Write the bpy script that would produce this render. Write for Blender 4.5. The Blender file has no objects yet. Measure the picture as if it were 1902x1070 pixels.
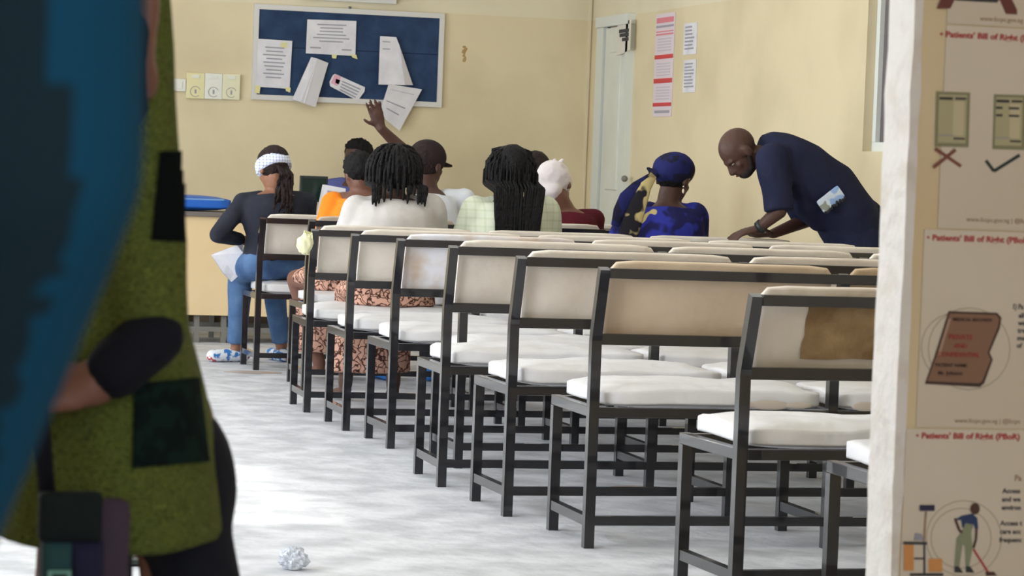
import bpy, bmesh, math, random
from mathutils import Vector, Matrix, noise
random.seed(7)
D = bpy.data
scene = bpy.context.scene
col = scene.collection
V = Vector

# ------------------------------------------------------------------ camera
FPX, HC, YAW, PIT, ROLL = 5116.14, 1.16778, 0.259914, 0.043152, 0.037457
cf = V((math.sin(YAW)*math.cos(PIT), math.cos(YAW)*math.cos(PIT), -math.sin(PIT)))
r0 = V((math.cos(YAW), -math.sin(YAW), 0)); u0 = r0.cross(cf)
cr = r0*math.cos(ROLL) + u0*math.sin(ROLL)
cu = u0*math.cos(ROLL) - r0*math.sin(ROLL)
C0 = V((0, 0, HC))
cam_d = D.cameras.new('camera'); cam = D.objects.new('camera', cam_d); col.objects.link(cam)
M = Matrix((cr, cu, -cf)).transposed().to_4x4(); M.translation = C0
cam.matrix_world = M
cam_d.sensor_width = 36; cam_d.lens = FPX/1902*36; cam_d.clip_start = 0.05; cam_d.clip_end = 200
cam_d.dof.use_dof = True; cam_d.dof.focus_distance = 11.0; cam_d.dof.aperture_fstop = 13.0
scene.camera = cam
scene.view_settings.view_transform = 'Standard'; scene.view_settings.look = 'None'
scene.view_settings.gamma = 1; scene.view_settings.use_curve_mapping = False
scene.view_settings.exposure = 0.0

def ray(px, py):
    return cf*FPX + cr*(px-951) - cu*(py-535)
def at(px, py, Y): d = ray(px, py); return C0 + d*(Y/d.y)      # a photo point at depth Y in the room
def atx(px, py, X): d = ray(px, py); return C0 + d*(X/d.x)
def atz(px, py, Z): d = ray(px, py); return C0 + d*((Z-HC)/d.z)

# ------------------------------------------------------------------ world and lights
w = D.worlds.new('world'); scene.world = w; w.use_nodes = True
w.node_tree.nodes['Background'].inputs[0].default_value = (0.80, 0.88, 1.0, 1)
w.node_tree.nodes['Background'].inputs[1].default_value = 1.6
def area(name, loc, direction, sx, sy, power, color=(1, 1, 1)):
    l = D.lights.new(name, 'AREA'); l.shape = 'RECTANGLE'; l.size = sx; l.size_y = sy; l.energy = power; l.color = color
    o = D.objects.new(name, l); col.objects.link(o); o.location = loc
    o.rotation_euler = V(direction).to_track_quat('-Z', 'Z').to_euler(); return o
WINY = [(5.4, 7.0), (8.3, 10.1), (11.2, 13.0), (14.2, 15.9)]      # daylight windows of the left wall
for a, b in WINY:
    area('window_daylight', (-1.42, (a+b)/2, 1.65), (1, 0.30, -0.06), 1.4, b-a, 112, (0.86, 0.93, 1.0))
area('hall_fill', (2.0, 11.0, 3.32), (0, 0, -1), 5.0, 12.0, 98, (0.98, 0.99, 1.0))  # added fill: unseen panel below the closed ceiling, lifts the hall's brightness
area('corridor_daylight', (0.9, -1.3, 1.9), (0.1, 1, -0.1), 2.2, 1.5, 20, (1.0, 0.95, 0.88))
sun_l = D.lights.new('sun', 'SUN'); sun_l.energy = 3.0; sun_l.angle = math.radians(1.5); sun_l.color = (1, 0.97, 0.9)
sun = D.objects.new('sun', sun_l); col.objects.link(sun)
sun.rotation_euler = V((0.80, 0.10, -0.585)).to_track_quat('-Z', 'Z').to_euler()

# ------------------------------------------------------------------ materials
def srgb(r, g, b):
    f = lambda c: (c/255/12.92) if c/255 <= .04045 else ((c/255+.055)/1.055)**2.4
    return (f(r), f(g), f(b), 1)
MATS = {}
def mat(name, c, rough=.7, c2=None, nscale=6, bump=0, bscale=40, metal=0, spec=.5, contrast=(.35, .7), coat=0, detail=4):
    if name in MATS: return MATS[name]
    m = D.materials.new(name); m.use_nodes = True; nt = m.node_tree; N = nt.nodes; L = nt.links
    b = N['Principled BSDF']; b.inputs['Roughness'].default_value = rough; b.inputs['Metallic'].default_value = metal
    b.inputs['Specular IOR Level'].default_value = spec; b.inputs['Coat Weight'].default_value = coat
    tc = N.new('ShaderNodeTexCoord')
    b.inputs['Base Color'].default_value = c
    if c2:
        n = N.new('ShaderNodeTexNoise'); n.inputs['Scale'].default_value = nscale; n.inputs['Detail'].default_value = detail
        L.new(tc.outputs['Object'], n.inputs['Vector'])
        r = N.new('ShaderNodeValToRGB'); r.color_ramp.elements[0].position = contrast[0]; r.color_ramp.elements[1].position = contrast[1]
        r.color_ramp.elements[0].color = c; r.color_ramp.elements[1].color = c2
        L.new(n.outputs['Fac'], r.inputs[0]); L.new(r.outputs[0], b.inputs['Base Color'])
    if bump:
        n2 = N.new('ShaderNodeTexNoise'); n2.inputs['Scale'].default_value = bscale; n2.inputs['Detail'].default_value = 3
        L.new(tc.outputs['Object'], n2.inputs['Vector'])
        bp = N.new('ShaderNodeBump'); bp.inputs['Strength'].default_value = bump; bp.inputs['Distance'].default_value = .02
        L.new(n2.outputs['Fac'], bp.inputs['Height']); L.new(bp.outputs[0], b.inputs['Normal'])
    MATS[name] = m; return m
def fabric(name, c, c2=None, rough=.9, bump=.5, bscale=9):
    return mat(name, c, rough, c2 or tuple(min(1, x*1.25) for x in c[:3])+(1,), 5, bump, bscale, spec=.2)
def nodes_of(m):
    nt = m.node_tree; return nt, nt.nodes, nt.links, nt.nodes['Principled BSDF']
def pattern(name, kind, cols, scale, rough=.9):
    m = D.materials.new(name); m.use_nodes = True; nt, N, L, b = nodes_of(m)
    b.inputs['Roughness'].default_value = rough; b.inputs['Specular IOR Level'].default_value = .2
    tc = N.new('ShaderNodeTexCoord')
    wn = N.new('ShaderNodeTexNoise'); wn.inputs['Scale'].default_value = scale*.8
    mx = N.new('ShaderNodeMixRGB'); mx.blend_type = 'ADD'; mx.inputs[0].default_value = .25 if kind != 'check' else 0
    L.new(tc.outputs['Object'], wn.inputs['Vector']); L.new(tc.outputs['Object'], mx.inputs[1]); L.new(wn.outputs['Color'], mx.inputs[2])
    r = N.new('ShaderNodeValToRGB'); E = r.color_ramp.elements
    if kind == 'crackle':      # dark wandering lines on a green ground
        t = N.new('ShaderNodeTexVoronoi'); t.feature = 'DISTANCE_TO_EDGE'; t.inputs['Scale'].default_value = scale
        L.new(mx.outputs[0], t.inputs['Vector']); L.new(t.outputs['Distance'], r.inputs[0])
        E[0].position = .03; E[0].color = cols[1]; E[1].position = .12; E[1].color = cols[0]
    elif kind == 'blotch':
        t = N.new('ShaderNodeTexNoise'); t.inputs['Scale'].default_value = scale; t.inputs['Detail'].default_value = 2
        L.new(tc.outputs['Object'], t.inputs['Vector']); L.new(t.outputs['Fac'], r.inputs[0])
        E[0].position = .45; E[0].color = cols[0]; E[1].position = .50; E[1].color = cols[1]
        if len(cols) > 2:
            e = E.new(.63); e.color = cols[1]; e = E.new(.66); e.color = cols[2]
    elif kind == 'check':
        sx = N.new('ShaderNodeSeparateXYZ'); L.new(tc.outputs['Object'], sx.inputs[0])
        out = []
        for ax in ('X', 'Z'):
            a = N.new('ShaderNodeMath'); a.operation = 'MULTIPLY'; a.inputs[1].default_value = scale; L.new(sx.outputs[ax], a.inputs[0])
            f = N.new('ShaderNodeMath'); f.operation = 'FRACT'; L.new(a.outputs[0], f.inputs[0])
            g = N.new('ShaderNodeMath'); g.operation = 'LESS_THAN'; g.inputs[1].default_value = .25; L.new(f.outputs[0], g.inputs[0]); out.append(g)
        s = N.new('ShaderNodeMath'); s.operation = 'ADD'; L.new(out[0].outputs[0], s.inputs[0]); L.new(out[1].outputs[0], s.inputs[1])
        h = N.new('ShaderNodeMath'); h.operation = 'MULTIPLY'; h.inputs[1].default_value = .5; L.new(s.outputs[0], h.inputs[0])
        L.new(h.outputs[0], r.inputs[0]); E[0].position = 0; E[0].color = cols[0]; E[1].position = 1; E[1].color = cols[1]
    L.new(r.outputs[0], b.inputs['Base Color'])
    fn = N.new('ShaderNodeTexNoise'); fn.inputs['Scale'].default_value = 10; L.new(tc.outputs['Object'], fn.inputs['Vector'])
    bp = N.new('ShaderNodeBump'); bp.inputs['Strength'].default_value = .5; bp.inputs['Distance'].default_value = .02
    L.new(fn.outputs['Fac'], bp.inputs['Height']); L.new(bp.outputs[0], b.inputs['Normal'])
    return m

def wall_paint(name, low, high, line):
    """oil-painted lower wall, paler distemper above the paint line at height `line` (world z)"""
    m = D.materials.new(name); m.use_nodes = True; nt, N, L, b = nodes_of(m)
    b.inputs['Roughness'].default_value = .55; b.inputs['Specular IOR Level'].default_value = .3
    g = N.new('ShaderNodeNewGeometry'); sx = N.new('ShaderNodeSeparateXYZ'); L.new(g.outputs['Position'], sx.inputs[0])
    n = N.new('ShaderNodeTexNoise'); n.inputs['Scale'].default_value = 1.3; n.inputs['Detail'].default_value = 6; L.new(g.outputs['Position'], n.inputs['Vector'])
    st = N.new('ShaderNodeMath'); st.operation = 'GREATER_THAN'; st.inputs[1].default_value = line; L.new(sx.outputs['Z'], st.inputs[0])
    mx = N.new('ShaderNodeMixRGB'); mx.inputs[1].default_value = low; mx.inputs[2].default_value = high; L.new(st.outputs[0], mx.inputs[0])
    r = N.new('ShaderNodeValToRGB'); r.color_ramp.elements[0].position = .3; r.color_ramp.elements[0].color = (.86, .85, .83, 1)
    r.color_ramp.elements[1].position = .55; r.color_ramp.elements[1].color = (1, 1, 1, 1); L.new(n.outputs['Fac'], r.inputs[0])
    mu = N.new('ShaderNodeMixRGB'); mu.blend_type = 'MULTIPLY'; mu.inputs[0].default_value = 1
    L.new(mx.outputs[0], mu.inputs[1]); L.new(r.outputs[0], mu.inputs[2]); L.new(mu.outputs[0], b.inputs['Base Color'])
    bp = N.new('ShaderNodeBump'); bp.inputs['Strength'].default_value = .25; bp.inputs['Distance'].default_value = .01
    n3 = N.new('ShaderNodeTexNoise'); n3.inputs['Scale'].default_value = 12; L.new(g.outputs['Position'], n3.inputs['Vector'])
    L.new(n3.outputs['Fac'], bp.inputs['Height']); L.new(bp.outputs[0], b.inputs['Normal'])
    return m
M_WALL = wall_paint('cream_oil_paint', srgb(226, 211, 176), srgb(230, 220, 192), 2.235)
M_PART = mat('partition_paint', srgb(222, 200, 160), .6, srgb(230, 211, 174), 3, .3, 14)
M_FLOOR = mat('worn_concrete', srgb(180, 182, 188), .6, srgb(210, 211, 217), 5.5, .3, 16, contrast=(.38, .62), detail=8)
M_CEIL = mat('ceiling_paint', srgb(232, 228, 215), .8)
M_FRAME = mat('black_frame_paint', srgb(12, 12, 18), .38, srgb(22, 22, 30), 12, spec=.45, coat=.7)
M_VINYL = mat('white_vinyl', srgb(232, 232, 236), .42, srgb(218, 214, 212), 2.2, .7, 7, spec=.5)
M_WORN = mat('stained_vinyl', srgb(205, 188, 170), .55, srgb(172, 152, 134), 3.5, .6, 8)
M_PALE = mat('pale_backing_cloth', srgb(230, 222, 212), .7, srgb(212, 200, 186), 3, .7, 8)
M_BOARD = mat('bare_hardboard', srgb(122, 96, 62), .8, srgb(168, 142, 104), 9, .3, 30, contrast=(.4, .75))
M_TIMBER = mat('bare_timber', srgb(160, 132, 98), .7, srgb(190, 168, 138), 5)
M_WHITE = mat('white_paint', srgb(226, 230, 226), .45)
M_DOOR = mat('door_paint', srgb(216, 218, 208), .4, srgb(228, 230, 220), 3)
M_PAPER = mat('paper', srgb(232, 230, 235), .8, srgb(214, 212, 218), 8)
M_INK = mat('ink', srgb(160, 158, 168), .8)
M_INKD = mat('dark_ink', srgb(60, 58, 62), .8)
M_FELT = mat('blue_felt', srgb(34, 54, 86), .95, srgb(48, 72, 106), 7, .2, 60)
M_ALU = mat('aluminium_frame', srgb(220, 220, 220), .35, metal=.3)
M_PLATE = mat('white_plastic', srgb(232, 232, 222), .35)
M_PLATEY = mat('yellowed_plastic', srgb(232, 224, 176), .35)
M_DARK = mat('dark_gap', srgb(40, 40, 46), .8)
M_TAPE = mat('yellow_tape', srgb(226, 218, 160), .6)
M_BLACKP = mat('black_plastic', srgb(34, 42, 42), .4)
M_BLUE = mat('bright_blue_plastic', srgb(36, 98, 190), .35)
M_DESK = mat('cream_board', srgb(230, 204, 160), .5, srgb(220, 192, 146), 2)
M_STEEL = mat('grey_steel', srgb(120, 118, 112), .5)
M_HAIR = mat('black_hair', srgb(14, 13, 15), .75, srgb(22, 20, 22), 30, .6, 60, spec=.25)
M_HAIRB = mat('brown_black_hair', srgb(34, 24, 24), .75, srgb(50, 38, 36), 30, .6, 60, spec=.25)
M_LIP = mat('lip', srgb(96, 52, 48), .5)
M_EYE = mat('eye_white', srgb(140, 130, 122), .3)
def skin(n, c): return mat('skin_'+n, c, .5, tuple(x*.82 for x in c[:3])+(1,), 8, .15, 60, spec=.35)
S_DARK = skin('dark', srgb(84, 58, 50)); S_MID = skin('mid', srgb(120, 82, 68)); S_WARM = skin('warm', srgb(150, 104, 80))
S_DEEP = skin('deep', srgb(62, 42, 38))

# ------------------------------------------------------------------ mesh helpers
def tag(o, label=None, cat=None, group=None, kind=None):
    if label: o['label'] = label
    if cat: o['category'] = cat
    if group: o['group'] = group
    if kind: o['kind'] = kind
    return o
def empty(name, loc, label, cat, group=None, rot=0):
    o = D.objects.new(name, None); col.objects.link(o); o.location = loc; o.rotation_euler = (0, 0, rot); o.empty_display_size = .05
    return tag(o, label, cat, group)
def link(name, bm, m, parent=None, off=None, smooth=False):
    me = D.meshes.new(name)
    if off is not None: bmesh.ops.translate(bm, verts=bm.verts, vec=-V(off))
    bmesh.ops.recalc_face_normals(bm, faces=bm.faces)
    bm.to_mesh(me); bm.free()
    for mm in (m if isinstance(m, (list, tuple)) else [m]): me.materials.append(mm)
    if smooth:
        for p in me.polygons: p.use_smooth = True
    o = D.objects.new(name, me); col.objects.link(o)
    if parent: o.parent = parent
    return o
def box(bm, x0, x1, y0, y1, z0, z1, bev=0, mi=0):
    vs = [bm.verts.new((x, y, z)) for x in (x0, x1) for y in (y0, y1) for z in (z0, z1)]
    fs = [bm.faces.new([vs[i] for i in q]) for q in ((0, 1, 3, 2), (4, 6, 7, 5), (0, 4, 5, 1), (2, 3, 7, 6), (0, 2, 6, 4), (1, 5, 7, 3))]
    for f in fs: f.material_index = mi
    if bev:
        es = list({e for f in fs for e in f.edges}); bmesh.ops.bevel(bm, geom=es, offset=bev, segments=2, affect='EDGES', profile=.6)
def bar(bm, a, b, w, h, up=(0, 0, 1)):
    """square tube from a to b; w across, h along `up`"""
    a = V(a); b = V(b); d = (b-a).normalized(); s = d.cross(V(up)); s = s.normalized() if s.length > 1e-4 else V((1, 0, 0)); t = s.cross(d).normalized()
    r = []
    for p in (a, b):
        r.append([bm.verts.new(p+s*x*w/2+t*y*h/2) for x, y in ((-1, -1), (1, -1), (1, 1), (-1, 1))])
    for i in range(4):
        j = (i+1) % 4; bm.faces.new((r[0][i], r[0][j], r[1][j], r[1][i]))
    bm.faces.new(r[0][::-1]); bm.faces.new(r[1])
def polybar(bm, pts, w, h, side):
    """bent square tube through pts, w along `side`"""
    side = V(side).normalized(); rings = []; pts = [V(p) for p in pts]
    for i, p in enumerate(pts):
        d = (pts[min(i+1, len(pts)-1)]-pts[max(i-1, 0)]).normalized(); t = side.cross(d).normalized()
        rings.append([bm.verts.new(p+side*x*w/2+t*y*h/2) for x, y in ((-1, -1), (1, -1), (1, 1), (-1, 1))])
    for k in range(len(rings)-1):
        for i in range(4):
            j = (i+1) % 4; bm.faces.new((rings[k][i], rings[k][j], rings[k+1][j], rings[k+1][i]))
    bm.faces.new(rings[0][::-1]); bm.faces.new(rings[-1])
def frame_of(d, ref=None):
    d = d.normalized(); ref = V(ref) if ref is not None else V((0, 0, 1))
    if abs(d.dot(ref.normalized())) > .97: ref = V((1, 0, 0)) if abs(d.x) < .9 else V((0, 1, 0))
    s = d.cross(ref).normalized(); return s, s.cross(d).normalized()
def loft(bm, rings, n=16, caps=True, mi=0):
    """rings: (centre, side, front, rs, rf)"""
    R = []
    for c, s, f, rs, rf in rings:
        R.append([bm.verts.new(V(c)+V(s)*rs*math.cos(2*math.pi*i/n)+V(f)*rf*math.sin(2*math.pi*i/n)) for i in range(n)])
    for k in range(len(R)-1):
        for i in range(n):
            j = (i+1) % n; f_ = bm.faces.new((R[k][i], R[k][j], R[k+1][j], R[k+1][i])); f_.material_index = mi
    if caps: bm.faces.new(R[0][::-1]); bm.faces.new(R[-1])
def capsule(bm, a, b, ra, rb, flat=1.0, ref=None, n=14, caps=(1, 1)):
    a = V(a); b = V(b); d = (b-a).normalized(); s, t = frame_of(d, ref); rings = []
    if caps[0]:
        for k in (4, 3, 2, 1):
            x = math.radians(18+18*(k-1)); rings.append((a-d*ra*math.sin(x), s, t, ra*math.cos(x), ra*math.cos(x)*flat))
    rings.append((a, s, t, ra, ra*flat)); rings.append((b, s, t, rb, rb*flat))
    if caps[1]:
        for k in (1, 2, 3, 4):
            x = math.radians(18+18*(k-1)); rings.append((b+d*rb*math.sin(x), s, t, rb*math.cos(x), rb*math.cos(x)*flat))
    loft(bm, rings, n)
def tube(bm, pts, rads, n=6, ref=None):
    pts = [V(p) for p in pts]; rings = []
    for i, p in enumerate(pts):
        d = pts[min(i+1, len(pts)-1)]-pts[max(i-1, 0)]
        s, t = frame_of(d, ref); rings.append((p, s, t, rads[i], rads[i]))
    loft(bm, rings, n)
def ell(bm, c, rx, ry, rz, X=(1, 0, 0), Y=(0, 1, 0), Z=(0, 0, 1), seg=20, rings=12, disp=None):
    m = Matrix((V(X)*rx, V(Y)*ry, V(Z)*rz)).transposed().to_4x4(); m.translation = V(c)
    g = bmesh.ops.create_uvsphere(bm, u_segments=seg, v_segments=rings, radius=1)
    for v in g['verts']:
        k = 1 if not disp else 1+disp(v.co.copy())
        v.co = m @ (v.co*k)
    return g['verts']
def fuse(name, fill, m, parent, off, voxel=.01, smooth=3, rnd=None, faceidx=None):
    """fill(bm) collects solids; they are grown together into one skin"""
    bm = bmesh.new(); fill(bm); bmesh.ops.translate(bm, verts=bm.verts, vec=-V(off)); bmesh.ops.recalc_face_normals(bm, faces=bm.faces)
    me = D.meshes.new('tmp'); bm.to_mesh(me); bm.free(); t = D.objects.new('tmp', me); col.objects.link(t)
    r = t.modifiers.new('r', 'REMESH'); r.mode = 'VOXEL'; r.voxel_size = voxel
    s = t.modifiers.new('s', 'SMOOTH'); s.factor = .5; s.iterations = smooth
    dg = bpy.context.evaluated_depsgraph_get(); dg.update()
    nm = D.meshes.new_from_object(t.evaluated_get(dg)); D.objects.remove(t); D.meshes.remove(me)
    nm.name = name; nm.materials.clear()
    for mm in (m if isinstance(m, (list, tuple)) else [m]): nm.materials.append(mm)
    if rnd:
        amp, sc = rnd
        nrm = [v.normal.copy() for v in nm.vertices]
        for v, q in zip(nm.vertices, nrm): v.co = v.co+q*(noise.noise(v.co*sc)*amp)
    for p in nm.polygons:
        p.use_smooth = True
        if faceidx: p.material_index = faceidx(p.center+V(off))
    o = D.objects.new(name, nm); col.objects.link(o); o.parent = parent; return o
def cushion(bm, c, sx, sy, sz, amp=.006, seed=0, e=.28, X=(1, 0, 0), Y=(0, 1, 0), Z=(0, 0, 1)):
    """soft padded block"""
    n0 = len(bm.verts); g = bmesh.ops.create_cube(bm, size=2); es = list({e_ for v in g['verts'] for e_ in v.link_edges})
    bmesh.ops.subdivide_edges(bm, edges=es, cuts=9, use_grid_fill=True)
    bm.verts.ensure_lookup_table(); vs = list(bm.verts)[n0:]
    X, Y, Z, c = V(X), V(Y), V(Z), V(c)
    for v in vs:
        p = v.co.copy(); q = p.copy()
        mm = max(abs(p.x), abs(p.y), abs(p.z)); k = max(1e-6, (abs(p.x)**14+abs(p.y)**14+abs(p.z)**14)**(1/14))
        q = p*(mm/k)
        dome = (1-abs(p.x)**4)*(1-abs(p.y)**4)
        z = q.z*(.62+.38*dome)
        w_ = V((c.x+q.x*sx, c.y+q.y*sy, c.z+seed)); nz = noise.noise(w_*7+V((seed, 0, 0)))+.5*noise.noise(w_*19)
        v.co = c+X*q.x*sx+Y*q.y*sy+Z*(z*sz+nz*amp*(1 if q.z > 0 else .4))
    return vs
def card(bm, corners, n, t=.0015):
    """thin sheet given by its outline corners, with thickness t along n"""
    n = V(n); a = [bm.verts.new(V(c)) for c in corners]; b = [bm.verts.new(V(c)+n*t) for c in corners]
    bm.faces.new(a[::-1]); bm.faces.new(b)
    for i in range(len(a)):
        j = (i+1) % len(a); bm.faces.new((a[i], a[j], b[j], b[i]))
def text_mesh(name, s, size, m, parent, loc, right, up, off=(0, 0, 0), bold=0, sx=1.0):
    c = D.curves.new('t', 'FONT'); c.body = s; c.size = size; c.extrude = .0004; c.offset = bold; c.resolution_u = 2
    t = D.objects.new('t', c); col.objects.link(t); dg = bpy.context.evaluated_depsgraph_get(); dg.update()
    me = D.meshes.new_from_object(t.evaluated_get(dg)); D.objects.remove(t); D.curves.remove(c)
    R = V(right).normalized(); U = V(up).normalized(); Nn = R.cross(U)
    mm = Matrix((R*sx, U, Nn)).transposed().to_4x4(); mm.translation = V(loc)-V(off); me.transform(mm)
    me.materials.clear(); me.materials.append(m); me.name = name
    o = D.objects.new(name, me); col.objects.link(o); o.parent = parent; return o

# ------------------------------------------------------------------ the room
XW, YW, ZC = 5.50, 18.74, 3.35
def struct(name, fill, m):
    bm = bmesh.new(); fill(bm); return tag(link(name, bm, m), kind='structure')
struct('floor', lambda b: box(b, -3, XW+.2, -1.6, YW+.2, -.15, 0), M_FLOOR)
struct('ceiling', lambda b: (box(b, -1.5, XW+.2, 4.1, YW+.2, ZC, ZC+.15), box(b, -1.7, 2.8, -1.6, 4.1, 2.75, 2.9)), M_CEIL)
struct('wall_front', lambda b: box(b, -1.5, XW+.2, YW, YW+.2, 0, ZC), M_WALL)
W0, W1 = 13.60, 11.4     # window in the right wall
WZ = 1.33
def rw(b):
    box(b, XW, XW+.22, 4.2, W1, 0, ZC); box(b, XW, XW+.22, W0, YW, 0, ZC)
    box(b, XW, XW+.22, W1, W0, 0, WZ); box(b, XW, XW+.22, W1, W0, 2.6, ZC)
struct('wall_right', rw, M_WALL)
def lw(b):
    y = 4.2
    for a, c in WINY:
        box(b, -1.4, -1.2, y, a, 0, ZC); box(b, -1.4, -1.2, a, c, 0, .9); box(b, -1.4, -1.2, a, c, 2.35, ZC); y = c
    box(b, -1.4, -1.2, y, YW, 0, ZC)
struct('wall_left', lw, M_WALL)
for i, (a, c) in enumerate(WINY):
    bm = bmesh.new()
    for yy in (a+.02, (a+c)/2, c-.02): box(bm, -1.33, -1.27, yy-.02, yy+.02, .9, 2.35)
    for zz in (.92, 1.6, 2.33): box(bm, -1.33, -1.27, a, c, zz-.02, zz+.02)
    tag(link('window_%d' % (i+2), bm, M_WHITE), kind='structure')
# window_1: casement of the right wall, sliding dark glass in a white frame
bm = bmesh.new()
for a, c, z0, z1 in ((W0-.05, W0-.001, WZ+.051, 2.549), (W1+.001, W1+.05, WZ+.051, 2.549), (W1+.001, W0-.001, WZ+.001, WZ+.05), (W1+.001, W0-.001, 2.55, 2.599), ((W0+W1)/2-.03, (W0+W1)/2+.03, WZ+.051, 2.549)):
    box(bm, XW+.05, XW+.10, a, c, z0, z1)
win = tag(link('window_1', bm, M_WHITE), kind='structure')
gl = D.materials.new('tinted_glass'); gl.use_nodes = True; g_ = gl.node_tree.nodes['Principled BSDF']
g_.inputs['Base Color'].default_value = srgb(120, 110, 112); g_.inputs['Roughness'].default_value = .08; g_.inputs['Transmission Weight'].default_value = .35
bm = bmesh.new(); box(bm, XW+.075, XW+.082, W1+.05, W0-.05, WZ+.05, 2.55); link('glass', bm, gl, win)
# corridor side: partition with a doorway, poster wall on its right
PY, PT, XJ = 4.10, .10, 1.746
def part(b):
    box(b, XJ, XW+.2, PY, PY+PT, 0, ZC); box(b, -1.6, XJ, PY, PY+PT, 2.25, ZC); box(b, -1.6, -.95, PY, PY+PT, 0, 2.25)
struct('wall_partition', part, M_PART)
struct('wall_corridor', lambda b: (box(b, 2.7, 2.8, -1.6, PY, 0, 2.75), box(b, -1.7, -1.6, -1.6, PY+.1, 0, 2.75), box(b, -1.7, 2.8, -1.7, -1.6, 0, .5)), M_PART)
# uneven plaster edge that lines the doorway
bm = bmesh.new(); nseg = 60; prev = None
for i in range(nseg+1):
    z = 2.25*i/nseg; wob = .004*noise.noise(V((z*3, 1, 0)))+.0025*noise.noise(V((z*14, 5, 0)))
    x = XJ-.012-wob; ring = [bm.verts.new(q) for q in ((x, PY-.006, z), (x+.003, PY+PT+.006, z), (XJ+.02, PY+PT+.006, z), (XJ+.004+wob, PY-.006, z))]
    if prev:
        for k in range(4): bm.faces.new((prev[k], prev[(k+1) % 4], ring[(k+1) % 4], ring[k]))
    else: bm.faces.new(ring[::-1])
    prev = ring
bm.faces.new(prev)
tag(link('trim_1', bm, mat('door_jamb_plaster', srgb(236, 230, 226), .5, srgb(222, 212, 202), 16, .4, 30, contrast=(.5, .72)), smooth=False), kind='structure')
# skirting and a thin conduit in the far corner
struct('baseboard_front', lambda b: box(b, -1.2, XW, YW-.015, YW, 0, .1), mat('skirting', srgb(120, 105, 85), .6))
pc = at(1091, 200, YW-.02)
struct('trim_2', lambda b: box(b, pc.x-.012, pc.x+.008, YW-.012, YW, .0, ZC), mat('conduit_paint', srgb(224, 212, 182), .6))

# door in the right wall near the far corner
ya, yb, yc = atx(1119, 120, XW).y, atx(1131, 120, XW).y, atx(1173, 120, XW).y
zt = atx(1150, 30, XW).z
bm = bmesh.new(); box(bm, XW-.05, XW, yb, ya, 0, zt-.071); box(bm, XW-.05, XW, yc-.05, yc, 0, zt-.071); box(bm, XW-.06, XW-.0005, yc-.055, ya+.005, zt-.07, zt)
door = tag(link('door_1', bm, mat('door_frame_paint', srgb(220, 224, 218), .4)), kind='structure')
bm = bmesh.new(); box(bm, XW-.035, XW-.005, yc, yb-.02, .01, zt-.08)
for z0, z1 in ((.2, .9), (1.05, zt-.25)): box(bm, XW-.045, XW-.03, yc+.12, yb-.14, z0, z1, .01)
link('door_leaf', bm, M_DOOR, door)
bm = bmesh.new(); box(bm, XW-.02, XW-.004, yb-.025, yb+.005, .01, zt-.07); link('door_gap', bm, M_DARK, door)
bm = bmesh.new(); p = atx(1160, 332, XW-.06); ell(bm, p, .022, .022, .022); link('door_knob', bm, M_STEEL, door, smooth=True)

# ------------------------------------------------------------------ things on the front wall
yw = YW-.001
def lines(bm, x0, x1, z0, z1, n, y, frac=1.0, rag=True, h=.35, org=None, R=None, U=None):
    for i in range(n):
        z = z1-(z1-z0)*(i+.5)/n; L_ = (x1-x0)*(random.uniform(.6, 1) if rag else 1)*frac
        cx = (x0+x1)/2; hh = (z1-z0)/n*h/2
        box(bm, cx-L_/2, cx+L_/2, y-.0012, y, z-hh, z+hh)
bl, br, bt, bb = at(470, 12, yw), at(824, 24, yw), at(640, 16, yw), at(640, 192, yw)
X0, X1 = (bl.x+at(467, 188, yw).x)/2, (br.x+at(819, 196, yw).x)/2; ZT, ZB = bt.z, bb.z
nb = empty('notice_board', ((X0+X1)/2, yw, ZB), 'blue felt notice board in a white metal frame on the front wall', 'notice board')
o_ = nb.location
bm = bmesh.new(); box(bm, X0+.02, X1-.02, yw-.02, yw, ZB+.02, ZT-.02); link('felt_panel', bm, M_FELT, nb, o_)
bm = bmesh.new()
for q in ((X0, X1, ZT-.035, ZT), (X0, X1, ZB, ZB+.035), (X0, X0+.035, ZB+.0345, ZT-.0345), (X1-.035, X1, ZB+.0345, ZT-.0345)): box(bm, q[0], q[1], yw-.03, yw, q[2], q[3])
link('board_frame', bm, M_ALU, nb, o_)
bm = bmesh.new(); box(bm, X0+.035, X1-.035, yw-.0215, yw-.0195, ZB+(ZT-ZB)*.555, ZB+(ZT-ZB)*.565); link('felt_seam', bm, mat('felt_seam', srgb(20, 36, 70), .95), nb, o_)
bm = bmesh.new(); p = at(650, 14, yw-.035); ell(bm, p, .012, .008, .01); link('hook', bm, M_STEEL, nb, o_)
FY = YW-.036
def sheet(name, px, label, cat, folds=None, curl=.03, m=M_PAPER, text=None, y=FY, grp=None, parts=()):
    """paper from its outline corner pixels on the board plane; `folds` lift chosen corners off the board"""
    pts = [at(a, b, y) for a, b in px]
    if folds:
        pts = [at(a, b, y-f) for (a, b), f in zip(px, folds)]
    c = sum(pts, V())/len(pts); e = empty(name, c, label, cat, grp)
    bm = bmesh.new(); card(bm, pts, (0, 1, 0), .0015); s = link('sheet', bm, m, e, c)
    if text:
        bm = bmesh.new()
        for (u0, v0, u1, v1) in text:       # u,v in the quad tl,tr,br,bl
            def q(u, v): return (pts[0]*(1-u)+pts[1]*u)*(1-v)+(pts[3]*(1-u)+pts[2]*u)*v+V((0, -.0012, 0))
            card(bm, [q(u0, v0), q(u1, v0), q(u1, v1), q(u0, v1)], (0, 1, 0), .0006)
        link('printed_text', bm, M_INK, e, c)
    for nm, mm, pp in parts:
        bm = bmesh.new(); card(bm, [at(a, b, y-.003) for a, b in pp], (0, 1, 0), .001); link(nm, bm, mm, e, c)
    return e
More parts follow.
